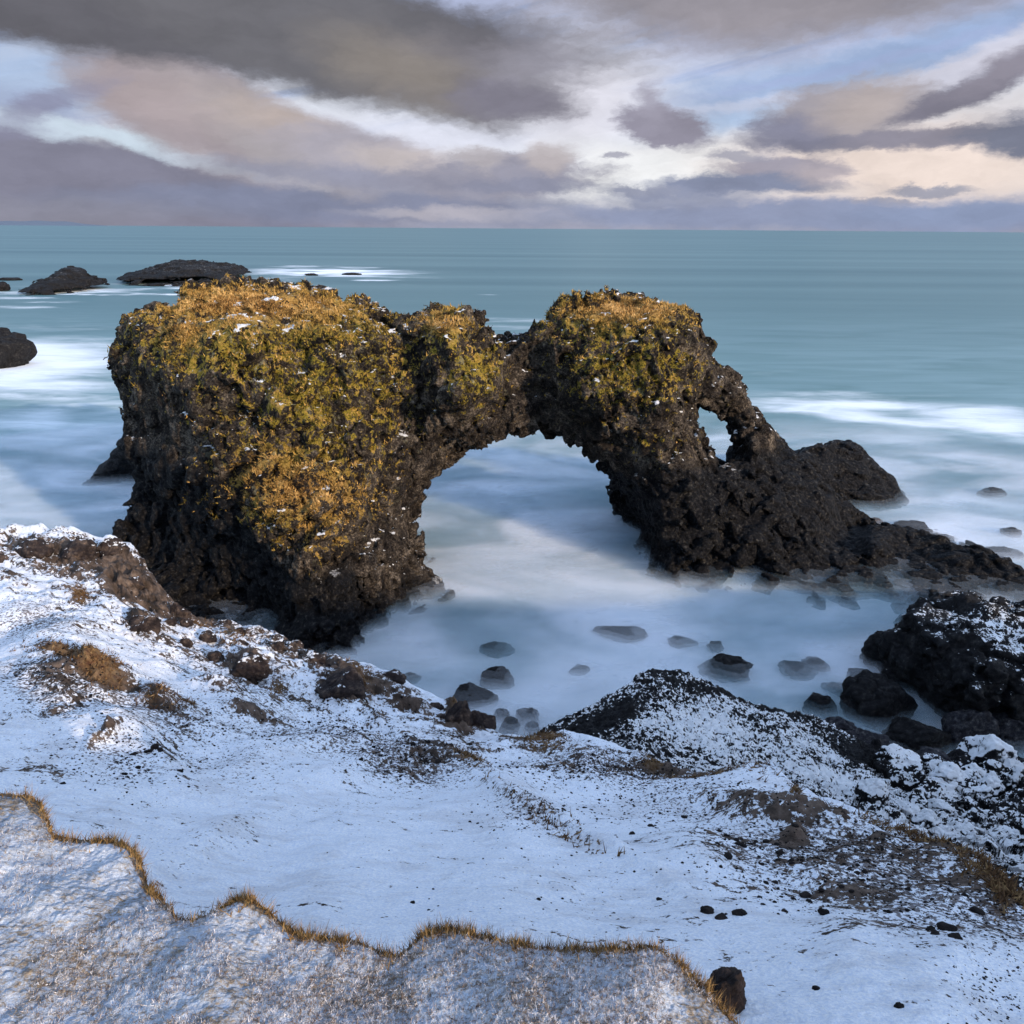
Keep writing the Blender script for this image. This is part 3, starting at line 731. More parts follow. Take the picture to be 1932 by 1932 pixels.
ROCKS = [(480,1240,220,60,27,.42),(200,1150,260,50,12,.42),(330,1230,120,30,20,.45),(560,1320,120,18,25,.6),(700,1350,60,16,28,.7),(420,1310,60,12,10,.7),(250,1300,70,10,10,.6),(480,1350,90,9,12,.7),(60,1350,90,12,-10,.5),(880,1410,90,12,15,.5),(1050,1450,110,24,15,.45),(990,1410,70,10,10,.5),(200,1390,50,9,-20,.7),(600,1390,110,12,-5,.4),(60,1045,110,32,5,.9),(150,1060,90,36,10,1.0),(235,1095,65,46,38,1.5),(290,1130,50,26,40,1.3),(20,1090,60,16,20,.7),(120,1110,50,14,20,.6),(420,1180,140,20,27,.75),(600,1255,190,36,27,.85),
 (650,1310,60,30,20,1.1),(465,1262,42,28,20,1.3),(760,1330,120,30,28,.8),(872,1352,30,34,20,1.7),(905,1368,26,18,20,1.5),(265,1185,34,20,15,1.3),(330,1165,30,14,15,1.0),(120,1290,70,44,20,.55),(180,1272,40,20,15,1.0),(790,1440,110,36,5,.62),
 (1250,1438,230,18,6,.6),(1480,1545,130,16,15,.75),(1495,1590,26,18,0,1.3),(1578,1556,20,14,0,1.3),(1700,1620,220,50,20,.55),(1900,1700,70,60,20,.6),(1380,1625,110,60,30,.35),(1600,1660,160,60,20,.5),(1800,1600,100,20,20,.6),
 (1060,1400,60,14,0,.5),(300,1330,50,20,30,.6),(1100,1430,120,26,10,.4),(700,1400,130,40,10,.3),(80,1420,90,50,10,.35),(340,1400,60,60,10,.3)]
BARE = [(190,1276,34,17,18,.6),(240,1095,44,24,38,.22),(280,1128,36,16,40,.25),(125,1250,50,9,15,.35),(1497,1588,20,15,0,.5),(652,1312,30,16,20,.15),(872,1355,20,26,10,.4)]
GRASS = [(190,1275,45,24,15,1),(120,1245,60,14,10,.8),(375,1180,16,12,0,.6),(525,1305,16,14,0,.5),(300,1325,24,14,0,.45),(345,1345,22,10,0,.4),(890,1450,30,14,20,1),(1020,1402,40,12,5,1),(1235,1432,18,12,0,.8),(1500,1505,12,18,0,.9),
 (1440,1458,60,8,3,.6),(1720,1570,90,12,20,.6),(1870,1650,60,24,30,.8),(1905,1690,30,30,30,.8),(1350,1468,130,8,3,.5),(1560,1525,90,8,14,.4),(440,1210,40,20,25,.5),(680,1300,30,30,0,.5),(870,1350,20,26,0,.7),(1040,1560,110,10,30,.35),(150,1120,15,16,0,.9)]
FINE = [(250,1330,260,60,15,.8),(600,1400,260,50,12,.7),(1150,1450,200,40,10,.8),(80,1180,140,60,10,.8),(450,1300,200,50,20,.7),(780,1440,140,50,5,1),(230,1420,160,60,15,.6),(100,1300,130,60,15,1),(450,1450,160,70,10,.5),(1450,1600,170,90,20,.75),(1650,1650,240,90,20,1),(1850,1720,140,80,20,.9),(1300,1520,200,40,10,.6),(420,1560,180,60,-20,.35),(650,1520,120,40,0,.35),(1010,1530,100,40,20,.7),(300,1350,200,50,10,.5),(1200,1450,200,30,4,.6)]
def dispA(P, U, V):
    rk = np.clip(gauss(U, V, ROCKS), 0, 1.3)
    th = math.radians(-34); c, s = math.cos(th), math.sin(th)
    Q = np.stack([(P[..., 0]*c-P[..., 1]*s*-1)*.35, (P[..., 1]*c+P[..., 0]*s*-1)*1.2, P[..., 2]*.5], -1)
    dist = P[..., 1]
    near = sstep(dist, 1.5, 4)
    d = .20*near*fbm(P, .55, 3)+.07*near*fbm(P, 1.3, 3)+.05*fbm(P*np.array([1, 1, .3]), 2.2, 3)+.012*fbm(P, 9, 3, .6)
    hm = gauss(U, V, [(250,1300,360,110,15,1),(700,1400,260,60,15,.8),(1150,1450,240,50,8,.7),(1600,1590,260,70,18,.9)])
    d += hm*sstep(dist, 2, 6)*(.10*fbm(Q, 1.1, 3, .5, ridged=True)+.07*fbm(P, 1.9, 4, .6))
    d += rk*(.34*fbm(Q, 1.5, 4, .62, ridged=True)+.22*fbm(P, 2.6, 5, .68))*sstep(dist, 1.5, 7)
    d += sstep(gauss(U, V, BARE), .1, .5)*(.10+.12*fbm(P, 2.5, 3))*sstep(dist, 2, 7)
    d += gauss(U, V, [(1030,1540,230,12,28,.14),(1480,1540,160,14,12,.25),(1420,1590,130,30,15,-.22),(420,1560,200,20,-22,.06),(850,1440,120,14,20,.2),(760,1450,100,25,10,-.12),(340,1340,90,16,25,.16),(150,1480,160,30,-18,-.1),(600,1300,200,16,26,.15)])
    # extra crumbly crest on the left
    d += sstep(1080-V, 0, 60)*sstep(400-U, 0, 200)*(.30*fbm(P, 1.1, 4, .6)+.05)
    return d
def attrA(P, U, V):
    return {'rock': np.clip(gauss(U, V, ROCKS), 0, 1.6), 'grass': gauss(U, V, GRASS), 'bare': gauss(U, V, BARE), 'fine': np.clip(gauss(U, V, FINE)*1.15+.28, 0, 1.2)}
SILA = [(-1500,1010),(-400,1000),(0,1012),(80,1010),(105,1022),(140,1012),(200,1022),(245,1035),(270,1060),(300,1110),(340,1145),(400,1165),(480,1190),(530,1205),(600,1240),(650,1258),(690,1255),(740,1282),(800,1308),(840,1330),(870,1350),(920,1384),(1010,1392),(1060,1385),(1100,1392),(1160,1410),(1240,1432),(1320,1455),(1450,1462),(1500,1492),(1600,1520),(1700,1548),(1780,1580),(1850,1620),(1900,1670),(1932,1705),(2100,1800),(2600,1950),(3400,2100)]
CTA = [(0,1012,14),(-400,1000,15),(-1500,1010,16),(140,1020,14),(300,1115,12.6),(230,1060,13.5),(150,1200,9.2),(0,1200,9.2),(400,1170,12.2),(530,1210,11.8),(650,1255,11.3),(740,1285,10.8),(870,1352,9.8),(920,1384,9.2),(1010,1392,8.8),
 (600,1330,9.2),(450,1300,8.8),(300,1300,8.0),(150,1400,5.6),(0,1450,4.6),(400,1450,5.9),(650,1450,6.3),(900,1450,7.2),(966,1500,5.6),(966,1600,4.0),(700,1600,4.0),(400,1600,3.7),(966,1700,2.95),(600,1700,2.9),(200,1600,3.3),
 (1160,1412,8.2),(1240,1432,7.8),(1320,1455,7.3),(1450,1465,6.9),(1300,1600,4.3),(1500,1495,6.3),(1600,1520,5.7),(1700,1548,5.2),(1850,1620,4.2),(1932,1705,3.4),(1600,1750,2.75),(1800,1800,2.5),(1700,1900,2.05),(1500,1900,2.05),(1400,1550,5.1),
 (-400,1500,4.2),(-400,1800,2.4),(-1000,1500,4.2),(500,1900,2.0),(966,1900,2.0),(0,1800,2.5),(966,2200,1.3),(2400,2100,1.7),(2100,1900,2.2),(2600,1960,2.4),(0,2200,1.5),(2000,2400,1.2),(966,3500,.28),(-1000,3500,.3),(3000,3500,.3)]
uA = uar(-60, 1992, 1150, -1500, 3400)
ground, fA = layer('snowy_ground', SILA, CTA, uA, 1990, 640, 1.7, dispA, attrA, M_GROUND, (7.0, 1.9, 22))
tag(ground, kind='structure')

# frosted turf ledge at the photographer's feet
SILT = [(-1500,1490),(-300,1480),(0,1498),(50,1500),(75,1512),(90,1545),(100,1572),(150,1570),(205,1572),(240,1582),(262,1610),(275,1655),(300,1680),(320,1700),(335,1725),(370,1722),(420,1702),(450,1688),(480,1698),(520,1722),(560,1748),(620,1755),(680,1760),(720,1782),(750,1785),(780,1760),(800,1738),(840,1730),(900,1738),(960,1752),(1040,1765),(1120,1770),(1200,1772),(1240,1768),(1280,1795),(1320,1838),(1350,1870),(1390,1905),(1410,1940),(1425,1990),(1440,2010)]
def sil_t(u): return np.interp(u, *np.array(SILT).T)
CTT = [(u, v, 2.05/math.tan(math.radians(0)+math.atan((v-966)/FPX)+PITCH)*1.0) for (u, v) in SILT[::3]]
CTT += [(u, v, (2.02+g)/math.tan(math.atan((v-966)/FPX)+PITCH)) for (u, v, g) in ((100,1700,.0),(400,1850,-.06),(700,1850,.05),(966,1850,-.08),(1200,1860,-.04),(200,1900,.04),(600,2000,0),(966,2100,0),(1300,2050,0),(0,2300,0),(966,3500,0),(-1000,2500,0),(1400,3500,0),(-1000,3500,0))]
def dispT(P, U, V):
    dd = V-sil_t(U)
    return .05*fbm(P, 2.3, 3)+.02*fbm(P, 9, 4, .6)+.008*fbm(P, 40, 3, .7)-.03*(1-sstep(dd, 0, 25))
def attrT(P, U, V):
    dd = V-sil_t(U)
    w = 7+8*vnoise(P*np.array([6, 6, 0])+3)+gauss(U, V, [(270,1650,50,60,0,26),(320,1700,40,30,0,26),(480,1715,40,25,25,18),(1330,1860,60,50,0,24),(70,1530,25,30,0,30)])
    lip = 1-sstep(dd, w*.5, w*1.5)
    return {'lip': lip}
uT = np.concatenate([-60-(np.linspace(1, 0, 30)[:-1]**1.7)*1440, np.linspace(-60, 1440, 1000)])
turf, fT = layer('turf_ledge', SILT, CTT, uT, 1990, 420, 3.2, dispT, attrT, M_TURF, (.06, 22, 10))
tag(turf, kind='structure')

# black rock spur and rubble shore below the slope
SILB = [(900,1440),(1000,1395),(1020,1382),(1075,1350),(1130,1325),(1190,1290),(1212,1266),(1240,1259),(1285,1268),(1340,1298),(1400,1320),(1500,1345),(1560,1362),(1600,1388),(1640,1412),(1680,1425),(1750,1440),(1850,1440),(1932,1440),(2300,1445),(2600,1500)]
CTB = [(1200,1600,12),(1350,1700,11),(1500,1700,10),(1650,1720,9),(1000,1600,12),(1350,1900,9),(1600,1900,8),(1900,1950,7),(900,1440,11),(1020,1384,13),(1130,1326,13.8),(1240,1260,15),(1340,1300,15.3),(1400,1322,15.4),(1500,1345,15.6),(1560,1365,15.6),(1640,1412,15.2),(1750,1440,14.6),(1932,1440,14.8),(2300,1450,14.6),
 (1100,1400,11.6),(1240,1350,13),(1300,1400,11.9),(1300,1450,10.6),(1450,1400,12.9),(1450,1460,11.2),(1560,1440,12.8),(1600,1500,10.9),(1700,1500,12.4),(1800,1520,12.0),(1850,1570,10.8),(1932,1540,11.8),(1932,1620,9.0),(1750,1570,9.8),(1650,1540,9.8),(2200,1600,11),(1500,1520,8.5),(1300,1520,8.2),(1800,1650,7.5),(2100,1700,8),(1100,1500,8.5),(1932,1750,5.5)]
def dispB(P, U, V):
    rub = sstep(U, 1560, 1680)
    d1, d2, cid = worley(P*np.array([1, 1, .2]), 1.9)
    d = .16*fbm(P, 1.1, 4, .6)+.10*fbm(P, 3.5, 4, .65)+.035*fbm(P, 12, 3, .7)
    d += .06*fbm(P, 6.5, 2, .6, ridged=True)+rub*(.34*np.sqrt(np.clip(1-d1*1.25, 0, 1))+.16*cid)
    return d
def attrB(P, U, V):
    s = gauss(U, V, [(1300,1370,170,75,12,.60),(1480,1420,160,60,10,.60),(1380,1400,100,40,0,.55),(1600,1490,170,50,20,.80),(1720,1570,230,50,25,.72),(1570,1430,40,24,30,.9),(1900,1620,150,70,10,.7),(1800,1510,110,34,0,.6)])
    s = np.maximum(s, .35)
    s -= gauss(U, V, [(1110,1372,110,20,-24,.9),(1240,1262,50,8,0,.9),(1400,1322,140,6,15,.7),(1780,1420,180,28,0,1.4),(1650,1440,70,22,0,.8)])
    return {'snow': s-.30}
uB = uar(930, 1992, 950, 900, 2600, 12)
spur, fB = layer('rock_apron', SILB, CTB, uB, 1720, 430, .03, dispB, attrB, M_SNOWCAP, (6, 1.6, 16), smooth=False)
tag(spur, 'black rocky spur speckled with snow below the slope, running down to the boulder shore', 'rock spur')

# ground behind and beside the camera: unseen, with a rise added to shade the near snow
def shade_hill():
    xs = np.linspace(-70, 90, 150); ysn = np.linspace(-90, 6, 100)
    X, Y = np.meshgrid(xs, ysn, indexing='ij')
    z = 11.4+.0*X
    z = z+sstep(X, 6, 26)*sstep(-Y, 4, 22)*SHADE_HILL_H
    z = z-(30)*sstep(Y, -2.5+np.abs(X)*.0, 6)
    z = z-26*sstep(Y-X*.25, -8, 6)*sstep(X, 8, 30)
    z = z+2.4*sstep(X, 2, 7)*sstep(-Y, -.3, 3)  # rise added out of view to keep low sun off the foreground
    P = np.stack([X, Y, z], -1).reshape(-1, 3); P[:, 2] += .5*fbm(P, .12, 4)
    n = len(ysn); i = np.arange(len(xs)-1)[:, None]*n+np.arange(n-1)[None]
    F = np.stack([i, i+n, i+n+1, i+1], -1).reshape(-1, 4)
    zz = np.zeros(len(P))
    o = mesh_obj('shade_hill', P, F, M_GROUND, {'rock': zz+.4, 'grass': zz, 'bare': zz, 'fine': zz}, smooth=True)
    tag(o, kind='structure')
SHADE_HILL_H = 0.0
shade_hill()

# ------------------------------------------------------------------ boulders and stones
def ico(sub):
    import bmesh
    bm = bmesh.new(); bmesh.ops.create_icosphere(bm, subdivisions=sub, radius=1)
    V = np.array([v.co[:] for v in bm.verts]); F = np.array([[v.index for v in f.verts] for f in bm.faces]); bm.free()
    return V, F
I5 = ico(5); I3 = ico(3); I2 = ico(2)
def boulder_shape(sz, seed, base=I5, angular=.5):
    V, F = base; r = np.random.default_rng(seed)
    D = V.copy(); R = np.ones(len(V))*1.2
    for _ in range(int(9+angular*8)):                              # planes cut facets
        n = r.normal(0, 1, 3); n /= np.linalg.norm(n); h = .72+.3*r.random()
        c = D@n; R = np.where(c > 1e-3, np.minimum(R, h/np.maximum(c, 1e-3)), R)
    P = D*R[:, None]
    off = r.random(3)*40
    d1, d2, cc = worley(P+off, 1.6)
    P *= (1+.12*fbm(P+off, 1.3, 3)+.09*fbm(P+off, 4.5, 4, .65)+.05*fbm(P+off, 3, 3, .5, ridged=True)-.10*np.exp(-(d2-d1)*9)+.05*cc)[:, None]
    return P*np.array(sz)
def boulder(u, v, wpx, hpx, label, mat=None, z=0.0, angular=.5, yaw=None, tilt=0.0, group='boulders on the shore below the slope', y=None, dep=.8, name='boulder', snow=.2, surf=None):
    """u, v: centre of the stone's foot in the picture, resting on height z"""
    if surf is not None: z = float(surf(np.array([u]), np.array([v]))[0])
    p = at_z(u, v, z)
    d = float((p-CAM)@fw); w = wpx*d/FPX*.5/1.02; h = hpx*d/FPX*.72/1.02
    seed = int(u*7+v*13)
    V = boulder_shape((w, w*dep, h), seed, angular=angular)
    if tilt:
        t = math.radians(tilt); c, s = math.cos(t), math.sin(t)
        V = np.stack([V[:, 0]*c+V[:, 2]*s, V[:, 1], -V[:, 0]*s+V[:, 2]*c], -1)
    zmin = V[:, 2].min()
    V[:, 2] += h*.35
    V = V+np.array([p[0], p[1]+w*dep*.6, p[2]])
    o = mesh_obj(name, V, I5[1], mat or M_BLACK, {'snow': np.full(len(V), snow-.2)}, origin=(p[0], p[1]+w*dep*.6, p[2]))
    tag(o, label, 'boulder', group)
    return o
B = boulder
G2 = 'dark boulders standing in the misty surf'
B(937,1298,56,34,'rounded black boulder alone in the surf, left of the snowy rock spur',group=G2)
B(892,1336,80,34,'long low black boulder in the surf just off the snowy slope edge',group=G2)
B(1373,1280,96,34,'smooth arched black boulder in the surf above the right shoulder of the snowy spur',group=G2)
B(948,1362,30,22,'small pale drowned boulder left in the cluster by the slope edge',group=G2,mat=M_GREY)
B(997,1366,44,30,'flat grey drowned boulder, largest of the cluster by the slope edge',group=G2,mat=M_GREY)
B(960,1386,38,28,'small dark boulder at the front of the cluster by the slope edge',group=G2)
B(1004,1386,26,22,'smallest drowned boulder touching the left tip of the snowy spur',group=G2)
SUBM = 'blurred shapes of boulders just under the surf'
for (u, v, w, lab) in ((1172,1206,84,'blurred long boulder under the surf, in front of the arch opening'),(1290,1220,48,'blurred mid-sized boulder under the surf below the right arch leg'),
    (1352,1230,38,'small blurred boulder under the surf just above the arched black boulder'),(1095,1272,40,'small blurred boulder under the surf left of the spur top'),(934,1238,64,'faint long boulder under the surf near the foot of the arch'),
    (776,1288,34,'faint boulder under the surf beside the slope crest'),(1687,1130,64,'blurred stone in the surf off the arch leg, above the huge black rock'),
    (1875,938,44,'thin dark stone awash in the open water far right'),(1899,1052,64,'dark flat stone awash right of the arch foot'),(1911,1012,40,'faint stone awash near the right edge, above the arch foot tip')):
    B(u, v, w, 15, lab, z=0.0, group=SUBM, dep=.7)
B(1515,1278,70,18,'slanted black slab in the surf, lower one of a pair left of the huge rock',group=G2,tilt=12)
B(1548,1266,56,14,'slanted black slab in the surf, upper one of a pair left of the huge rock',group=G2,tilt=8)
B(1622,1292,54,20,'low dark stone in the surf touching the left foot of the huge rock',group=G2)
B(1590,1312,60,12,'drowned flat stone between the slab pair and the block boulder',group=G2,z=-.03)
B(1551,1352,64,44,'rounded black boulder in the surf at the right end of the snowy spur',group=G2,angular=.9)
B(1662,1368,112,96,'big black block-shaped boulder in front of the huge rock',group=G2,angular=1.0)
G3 = 'boulders on the shore below the slope'
B(1733,1424,112,62,'dark flat-topped boulder on the shore right of the block boulder',angular=.9,z=.2)
B(1829,1408,90,72,'rounded grey boulder wedged under the huge black rock',mat=M_GREY,z=.3)
B(1912,1402,80,70,'grey boulder at the right edge under the huge black rock',mat=M_GREY,z=.3)
B(1634,1428,84,44,'rounded grey-brown boulder below the big block boulder',mat=M_GREY,z=.3)
B(1592,1392,62,34,'small dark grey boulder at the end of the spur crest',mat=M_GREY,z=.4)
B(1772,1456,66,36,'dull grey boulder between the snowy slab and the flat-topped boulder',mat=M_GREY,surf=fB)
B(1876,1462,100,76,'large black boulder with a thick snow cap near the right edge',mat=M_SNOWCAP,surf=fB,angular=1.0,snow=1.1)
B(1712,1478,116,56,'tilted black slab with snow on its upper side',mat=M_SNOWCAP,surf=fB,angular=1.0,tilt=22,snow=.6)
B(1796,1498,86,52,'blocky boulder almost covered in snow below the grey one',mat=M_SNOWCAP,surf=fB,angular=.9,snow=1.3)
B(1866,1510,56,50,'snow-topped boulder below the large snow-capped one',mat=M_SNOWCAP,surf=fB,angular=.9,snow=1.2)
B(1914,1502,46,56,'snow-topped boulder at the right edge of the shore',mat=M_SNOWCAP,surf=fB,angular=.9,snow=1.2)
B(1652,996,36,20,'small sunlit brown stone behind the sloping arch foot',mat=M_BROWN,group=G2)
B(1735,1012,76,18,'flat dark ledge stone just behind the arch foot',group=G2)
B(1787,1024,40,14,'small dark stone behind the arch foot, right of the ledge stone',group=G2)
B(1679,1014,50,14,'low black stone behind the arch foot, left of the ledge stone',group=G2)
rr = random.Random(5)
for k in range(60):
    u = rr.uniform(1640, 1960); v = rr.uniform(1455, 1610)
    if v < 1455+(u < 1720)*40: continue
    w = rr.uniform(18, 60); sn = rr.random()
    B(u, v, w, w*rr.uniform(.55, .95), 'snow-flecked black stone in the rubble on the right shore', mat=M_SNOWCAP, surf=fB, angular=1.0, snow=.2+1.1*sn, tilt=rr.uniform(-20, 20), name='shore_stone', group='stones in the rubble on the right shore')
# far left rocks
B(-14,694,110,84,'dark sloping rock in the surf cut by the left edge',name='sea_rock',group='rocks far out on the left')
B(18,529,38,6,'tiny flat reef far out at the left edge',name='sea_rock',group='rocks far out on the left')
B(0,549,34,16,'small black rock at the left edge beside the peaked skerry',name='sea_rock',group='rocks far out on the left')
B(585,520,22,4,'tiny black rock in the white surf line, left one',name='sea_rock',group='rocks in the distant surf line')
B(662,519,34,4,'tiny black rock in the white surf line, right one',name='sea_rock',group='rocks in the distant surf line')
# near rocks on the snow slope
def ground_z(f, u, v):
    return f(np.array([float(u)]), np.array([float(v)]))[0]
def B2(u, v, w, h, lab, mat, nm='rock', g='bare rocks sticking out of the snow slope', ang=.7, sn=0, dep=.8):
    B(u, v, w, h, lab, mat=mat, surf=fA, name=nm, group=g, angular=ang, dep=dep)
B2(1372,1905,80,70,'smooth brown-grey rock tucked behind the end of the turf ledge',M_BROWN,ang=.2)
B2(1582,1570,52,34,'brown lichen rock on the right snow crest',M_BROWN)
B2(905,1383,52,42,'brown rock at the end of the slope crest beside the surf',M_BROWN)
B2(868,1378,46,60,'upright brown rock on the slope crest, near its lower end',M_BROWN)

M_RIDGE = mat_darkrock('ridge_rock', .6, tint=(4.0, 3.0, 2.4), snowscale=5.0, lo=.62)
GR = 'weathered rocks along the crest of the left snow slope'
for (u, v, w, h, lab) in ((650,1328,92,54,'largest dark brown rock low on the left slope crest, just above the surf'),(465,1280,74,40,'flat brown rock in mid slope left of the largest crest rock'),
    (270,1200,66,40,'dark brown rock just below the big bare crest on the left'),(140,1062,70,40,'broken brown rock on the topmost crest at the left, beside open sea'),(60,1058,64,34,'brown rock on the topmost crest nearest the left edge'),
    (205,1062,60,44,'upright brown rock on the left of the big bare crest'),(590,1262,60,26,'thin dark rock ledge on the crest against the arch foot'),(735,1296,56,26,'dark rock on the lower crest against the surf')):
    B(u, v, w, h, lab, mat=M_RIDGE, surf=fA, name='rock', group=GR, angular=.9, dep=.7, snow=.25, tilt=8)
rr = random.Random(9)
for k in range(40):
    t = rr.random(); u = 300+560*t+rr.gauss(0, 25); v = np.interp(u, *np.array(SILA).T)+abs(rr.gauss(0, 1))*48+6
    w = rr.uniform(10, 34)
    B(u, v, w, w*rr.uniform(.4, .8), 'small dark rock breaking through the snow along the left slope crest', mat=M_RIDGE, surf=fA, name='rock', group='small rocks along the left slope crest', angular=.9, dep=.7, snow=.2, tilt=rr.uniform(-5, 25))
for k in range(16):
    u = rr.uniform(0, 260); v = np.interp(u, *np.array(SILA).T)+rr.uniform(4, 90); w = rr.uniform(12, 38)
    B(u, v, w, w*rr.uniform(.4, .8), 'small brown rock on the snowy crest at the far left', mat=M_RIDGE, surf=fA, name='rock', group='small rocks on the far left crest', angular=.9, dep=.7, snow=.2, tilt=rr.uniform(-5, 25))
# individually standing stones in the snow, then the gravel
def stone_at(u, v, px, f, label, group='dark stones lying in the snow'):
    z = ground_z(f, u, v); p = at_z(u, v, z)
    d = float((p-CAM)@fw); w = px*d/FPX*.5
    V = boulder_shape((w, w*.8, w*.5), int(u*3+v*5), base=I3, angular=.8)
    V[:, 2] += w*.15
    dzz = dispA(np.array([[p]]), np.array([[u]]), np.array([[v]]))[0, 0] if f is fA else 0
    o = mesh_obj('stone', V, I3[1], M_STONE, {'snow': np.zeros(len(V))}); o.location = (p[0], p[1], p[2]+dzz)
    tag(o, label, 'stone', group)
M_STONE = mat_darkrock('snow_stones', 0, tint=(1.2, .9, .8))
named = [(1335,1722,26,'black stone, leftmost of three close together on the right snow slope'),(1362,1734,24,'black stone, middle of three close together on the right snow slope'),(1395,1730,26,'black stone, rightmost of three close together on the right snow slope'),
 (1788,1754,34,'large dark pointed stone on the snow at the right'),(1757,1752,18,'flat stone just left of the large pointed one on the right snow'),(1762,1770,18,'stone just below the large pointed one on the right snow'),(1800,1778,24,'long stone right below the large pointed one on the right snow'),
 (778,1690,10,'lone small stone on the smooth snow left of centre'),(1016,1680,10,'lone small stone on the smooth central snow'),(1245,1692,12,'lone small stone left of the three black stones'),(1558,1715,24,'dark flat stone on open snow among the stones'),
 (1540,1870,16,'lone stone low on the snow right of the turf ledge end'),(1694,1905,18,'small dark stone near the bottom right snow'),(1520,1680,22,'dark round stone above the open snow on the right'),(1470,1620,16,'stone in the blue hollow right of centre'),
 (1372,1630,20,'dark stone right above the three black stones'),(1845,1720,26,'flat dark stone near the right edge'),(340,1460,14,'lone dark stone on the left snow slope'),(295,1420,18,'brown stone on the left snow slope'),(115,1465,12,'small black stone at the far left snow')]
for u, v, s, lab in named: stone_at(u, v, s, fA, lab)
cl = [(1450,1620,110,60,18),(1600,1650,110,50,26),(1440,1690,60,40,12),(1700,1700,120,50,16),(240,1430,90,40,10),(800,1440,100,30,14),(1330,1560,90,40,10)]
GL = {}
for (u, v, ru, rv, n) in cl:
    lab = {1450:'dark stone scattered in the blue hollow on the right snow slope',1600:'dark stone in the dense scatter on the right snow slope',1440:'dark stone in the loose row above the three black stones',1700:'dark stone scattered near the right edge of the snow',
           240:'dark stone scattered on the left snow slope',800:'dark stone on the speckled hump in mid slope',1330:'dark stone on the snow just below the crest right of centre'}[u]
    for _ in range(n):
        stone_at(u+rnd.gauss(0, .5)*ru, v+rnd.gauss(0, .5)*rv, rnd.uniform(7, 13), fA, lab, group=lab.replace('dark stone', 'dark stones'))
def gravel():
    dens = [(1450,1610,130,60,1.0),(1620,1650,170,60,1.6),(1800,1720,120,60,1.0),(790,1440,110,34,1.2),(230,1420,130,60,.8),(120,1290,90,50,1.0),(1300,1500,200,40,1.0),(1250,1450,200,24,1.0),(1080,1450,120,30,.7),(1700,1600,180,40,1.6),(1900,1690,60,50,1),(450,1400,160,60,.5),(650,1370,120,40,.8),(1010,1540,90,30,.5),(1150,1620,400,120,.35),(1880,1850,80,80,.5)]
    Vs = []; Fs = []; n = 0; tot = sum(d[4] for d in dens); BV, BF = I2
    vr = [boulder_shape((1, .8, .5), 900+k, base=ico(1), angular=.9) for k in range(12)]; F1 = ico(1)[1]
    U = []; Vv = []; S = []
    for (u, v, ru, rv, a) in dens:
        k = int(11000*a/tot)
        U += list(rng.normal(u, ru*.6, k)); Vv += list(rng.normal(v, rv*.6, k)); S += list(1.0+3.0*rng.random(k)**3)
    U = np.array(U); Vv = np.array(Vv); S = np.array(S)
    sil = np.interp(U, *np.array(SILA).T); ok = Vv > sil+4; U, Vv, S = U[ok], Vv[ok], S[ok]
    z = fA(U, Vv); P = at_z(U, Vv, z); P[:, 2] += dispA(P, U, Vv)
    d = (P-CAM)@fw
    for i in range(len(P)):
        w = S[i]*d[i]/FPX*1.0; a = rng.random()*6.28; c, s = math.cos(a), math.sin(a)
        B0 = vr[i % 12]*w
        Vs.append(np.stack([B0[:, 0]*c-B0[:, 1]*s, B0[:, 0]*s+B0[:, 1]*c, B0[:, 2]], -1)+P[i]); Fs.append(F1+n); n += len(B0)
    o = mesh_obj('gravel', np.concatenate(Vs), np.concatenate(Fs), M_STONE, {'snow': np.zeros(n)})
    tag(o, 'fine dark gravel showing through the snow on the slope', 'gravel', kind='stuff')
gravel()

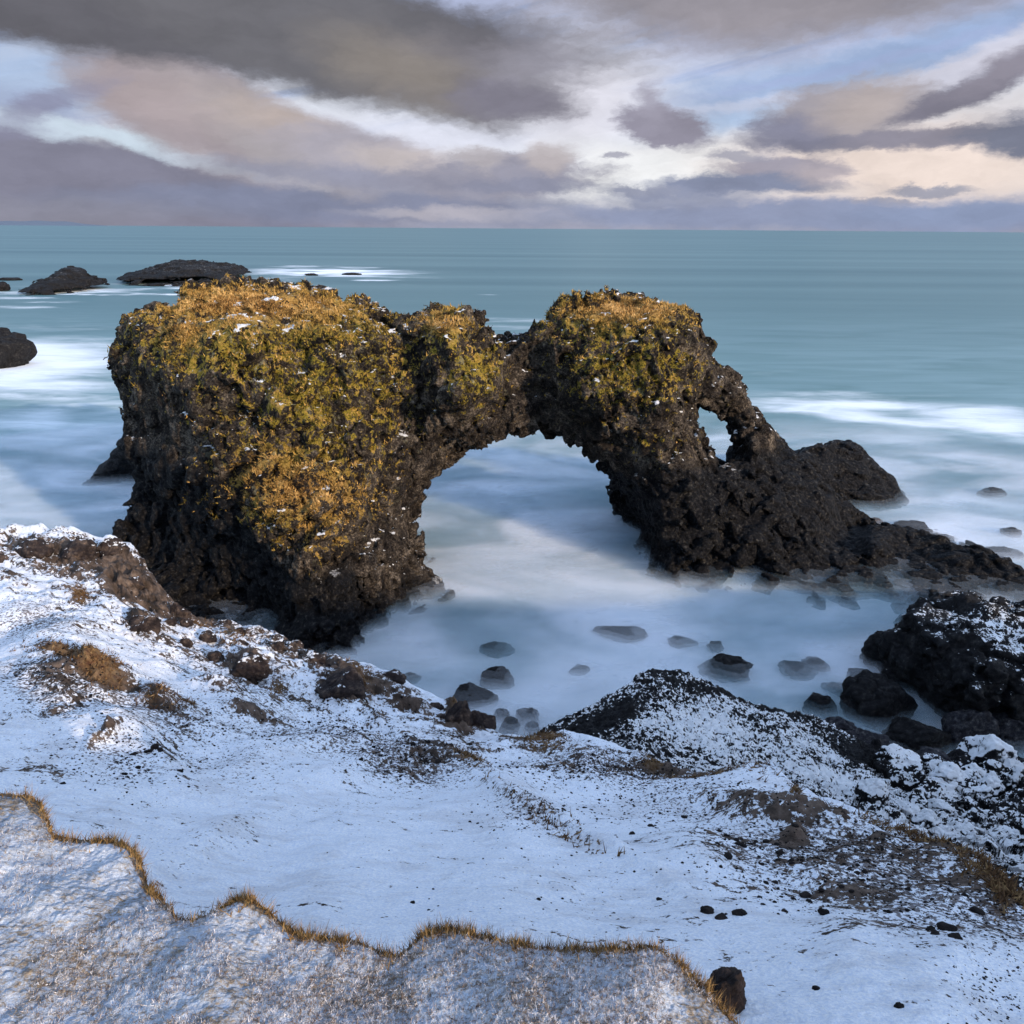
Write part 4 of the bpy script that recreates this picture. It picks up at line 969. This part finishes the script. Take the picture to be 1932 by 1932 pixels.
# ------------------------------------------------------------------ dry grass
def grass():
    # fringe along the lip of the turf ledge
    n = 7500; U = rng.uniform(0, 1425, n); dd = rng.exponential(9, n)-2
    seg = (.35+.9*sstep(vnoise(np.stack([U*.045, U*0, U*0], -1).astype(np.float32)), -.35, .3))*np.clip(gauss(U, sil_t(U), [(270,1650,70,90,0,1),(480,1715,60,40,0,.8),(1000,1750,300,60,0,.9),(1330,1860,90,90,0,1.2),(600,1755,90,30,0,.7),(70,1530,40,60,0,.8),(800,1740,80,40,0,.8)])+.25, 0, 1)
    keep = rng.random(n) < seg; U = U[keep]; dd = dd[keep]
    V = sil_t(U)+np.maximum(dd, .5)
    P = at_z(U, V, fT(U, V)); P[:, 2] += dispT(P, U, V)
    Vb, Fb = blades(P, np.tile([.0, .35, .9], (len(P), 1)), .025, .0026, 3, spread=.85, hv=.85)
    o = mesh_obj('lip_grass', Vb, Fb, M_BLADE); tag(o, 'golden dry grass fringe along the lip of the turf ledge', 'grass', kind='stuff')
    n = 30000; U = rng.uniform(-30, 1440, n); V = sil_t(U)+rng.random(n)*(1990-sil_t(U)); ok = V > sil_t(U)+5
    P = at_z(U[ok], V[ok], fT(U[ok], V[ok])); P[:, 2] += dispT(P, U[ok], V[ok])
    cl2 = fbm(P, 5, 3) > -.15; P = P[cl2]
    Vb, Fb = blades(P, np.tile([.25, .2, .5], (len(P), 1)), .011, .0018, 2, spread=.8, hv=.6)
    o = mesh_obj('ledge_grass', Vb, Fb, M_FROST); tag(o, 'short frosted grass poking through snow on the near ledge', 'grass', kind='stuff')
    # tufts on the slope
    Us = []; Vs = []
    for (u, v, ru, rv, ang, a) in GRASS:
        k = int(9*math.sqrt(ru*rv)*a); t = math.radians(ang)
        x = rng.normal(0, ru*.6, k); y = rng.normal(0, rv*.6, k)
        Us += list(u+x*math.cos(t)-y*math.sin(t)); Vs += list(v+x*math.sin(t)+y*math.cos(t))
    U = np.array(Us); V = np.array(Vs); ok = V > np.interp(U, *np.array(SILA).T)+1; U, V = U[ok], V[ok]
    P = at_z(U, V, fA(U, V)); P[:, 2] += dispA(P, U, V)
    Vb, Fb = blades(P, np.tile([.2, .1, .6], (len(P), 1)), .055, .013, 3, spread=.9, hv=.6)
    o = mesh_obj('slope_grass', Vb, Fb, M_BLADE2); tag(o, 'dry brown grass tufts among the rocks on the snow slope', 'grass', kind='stuff')
grass()
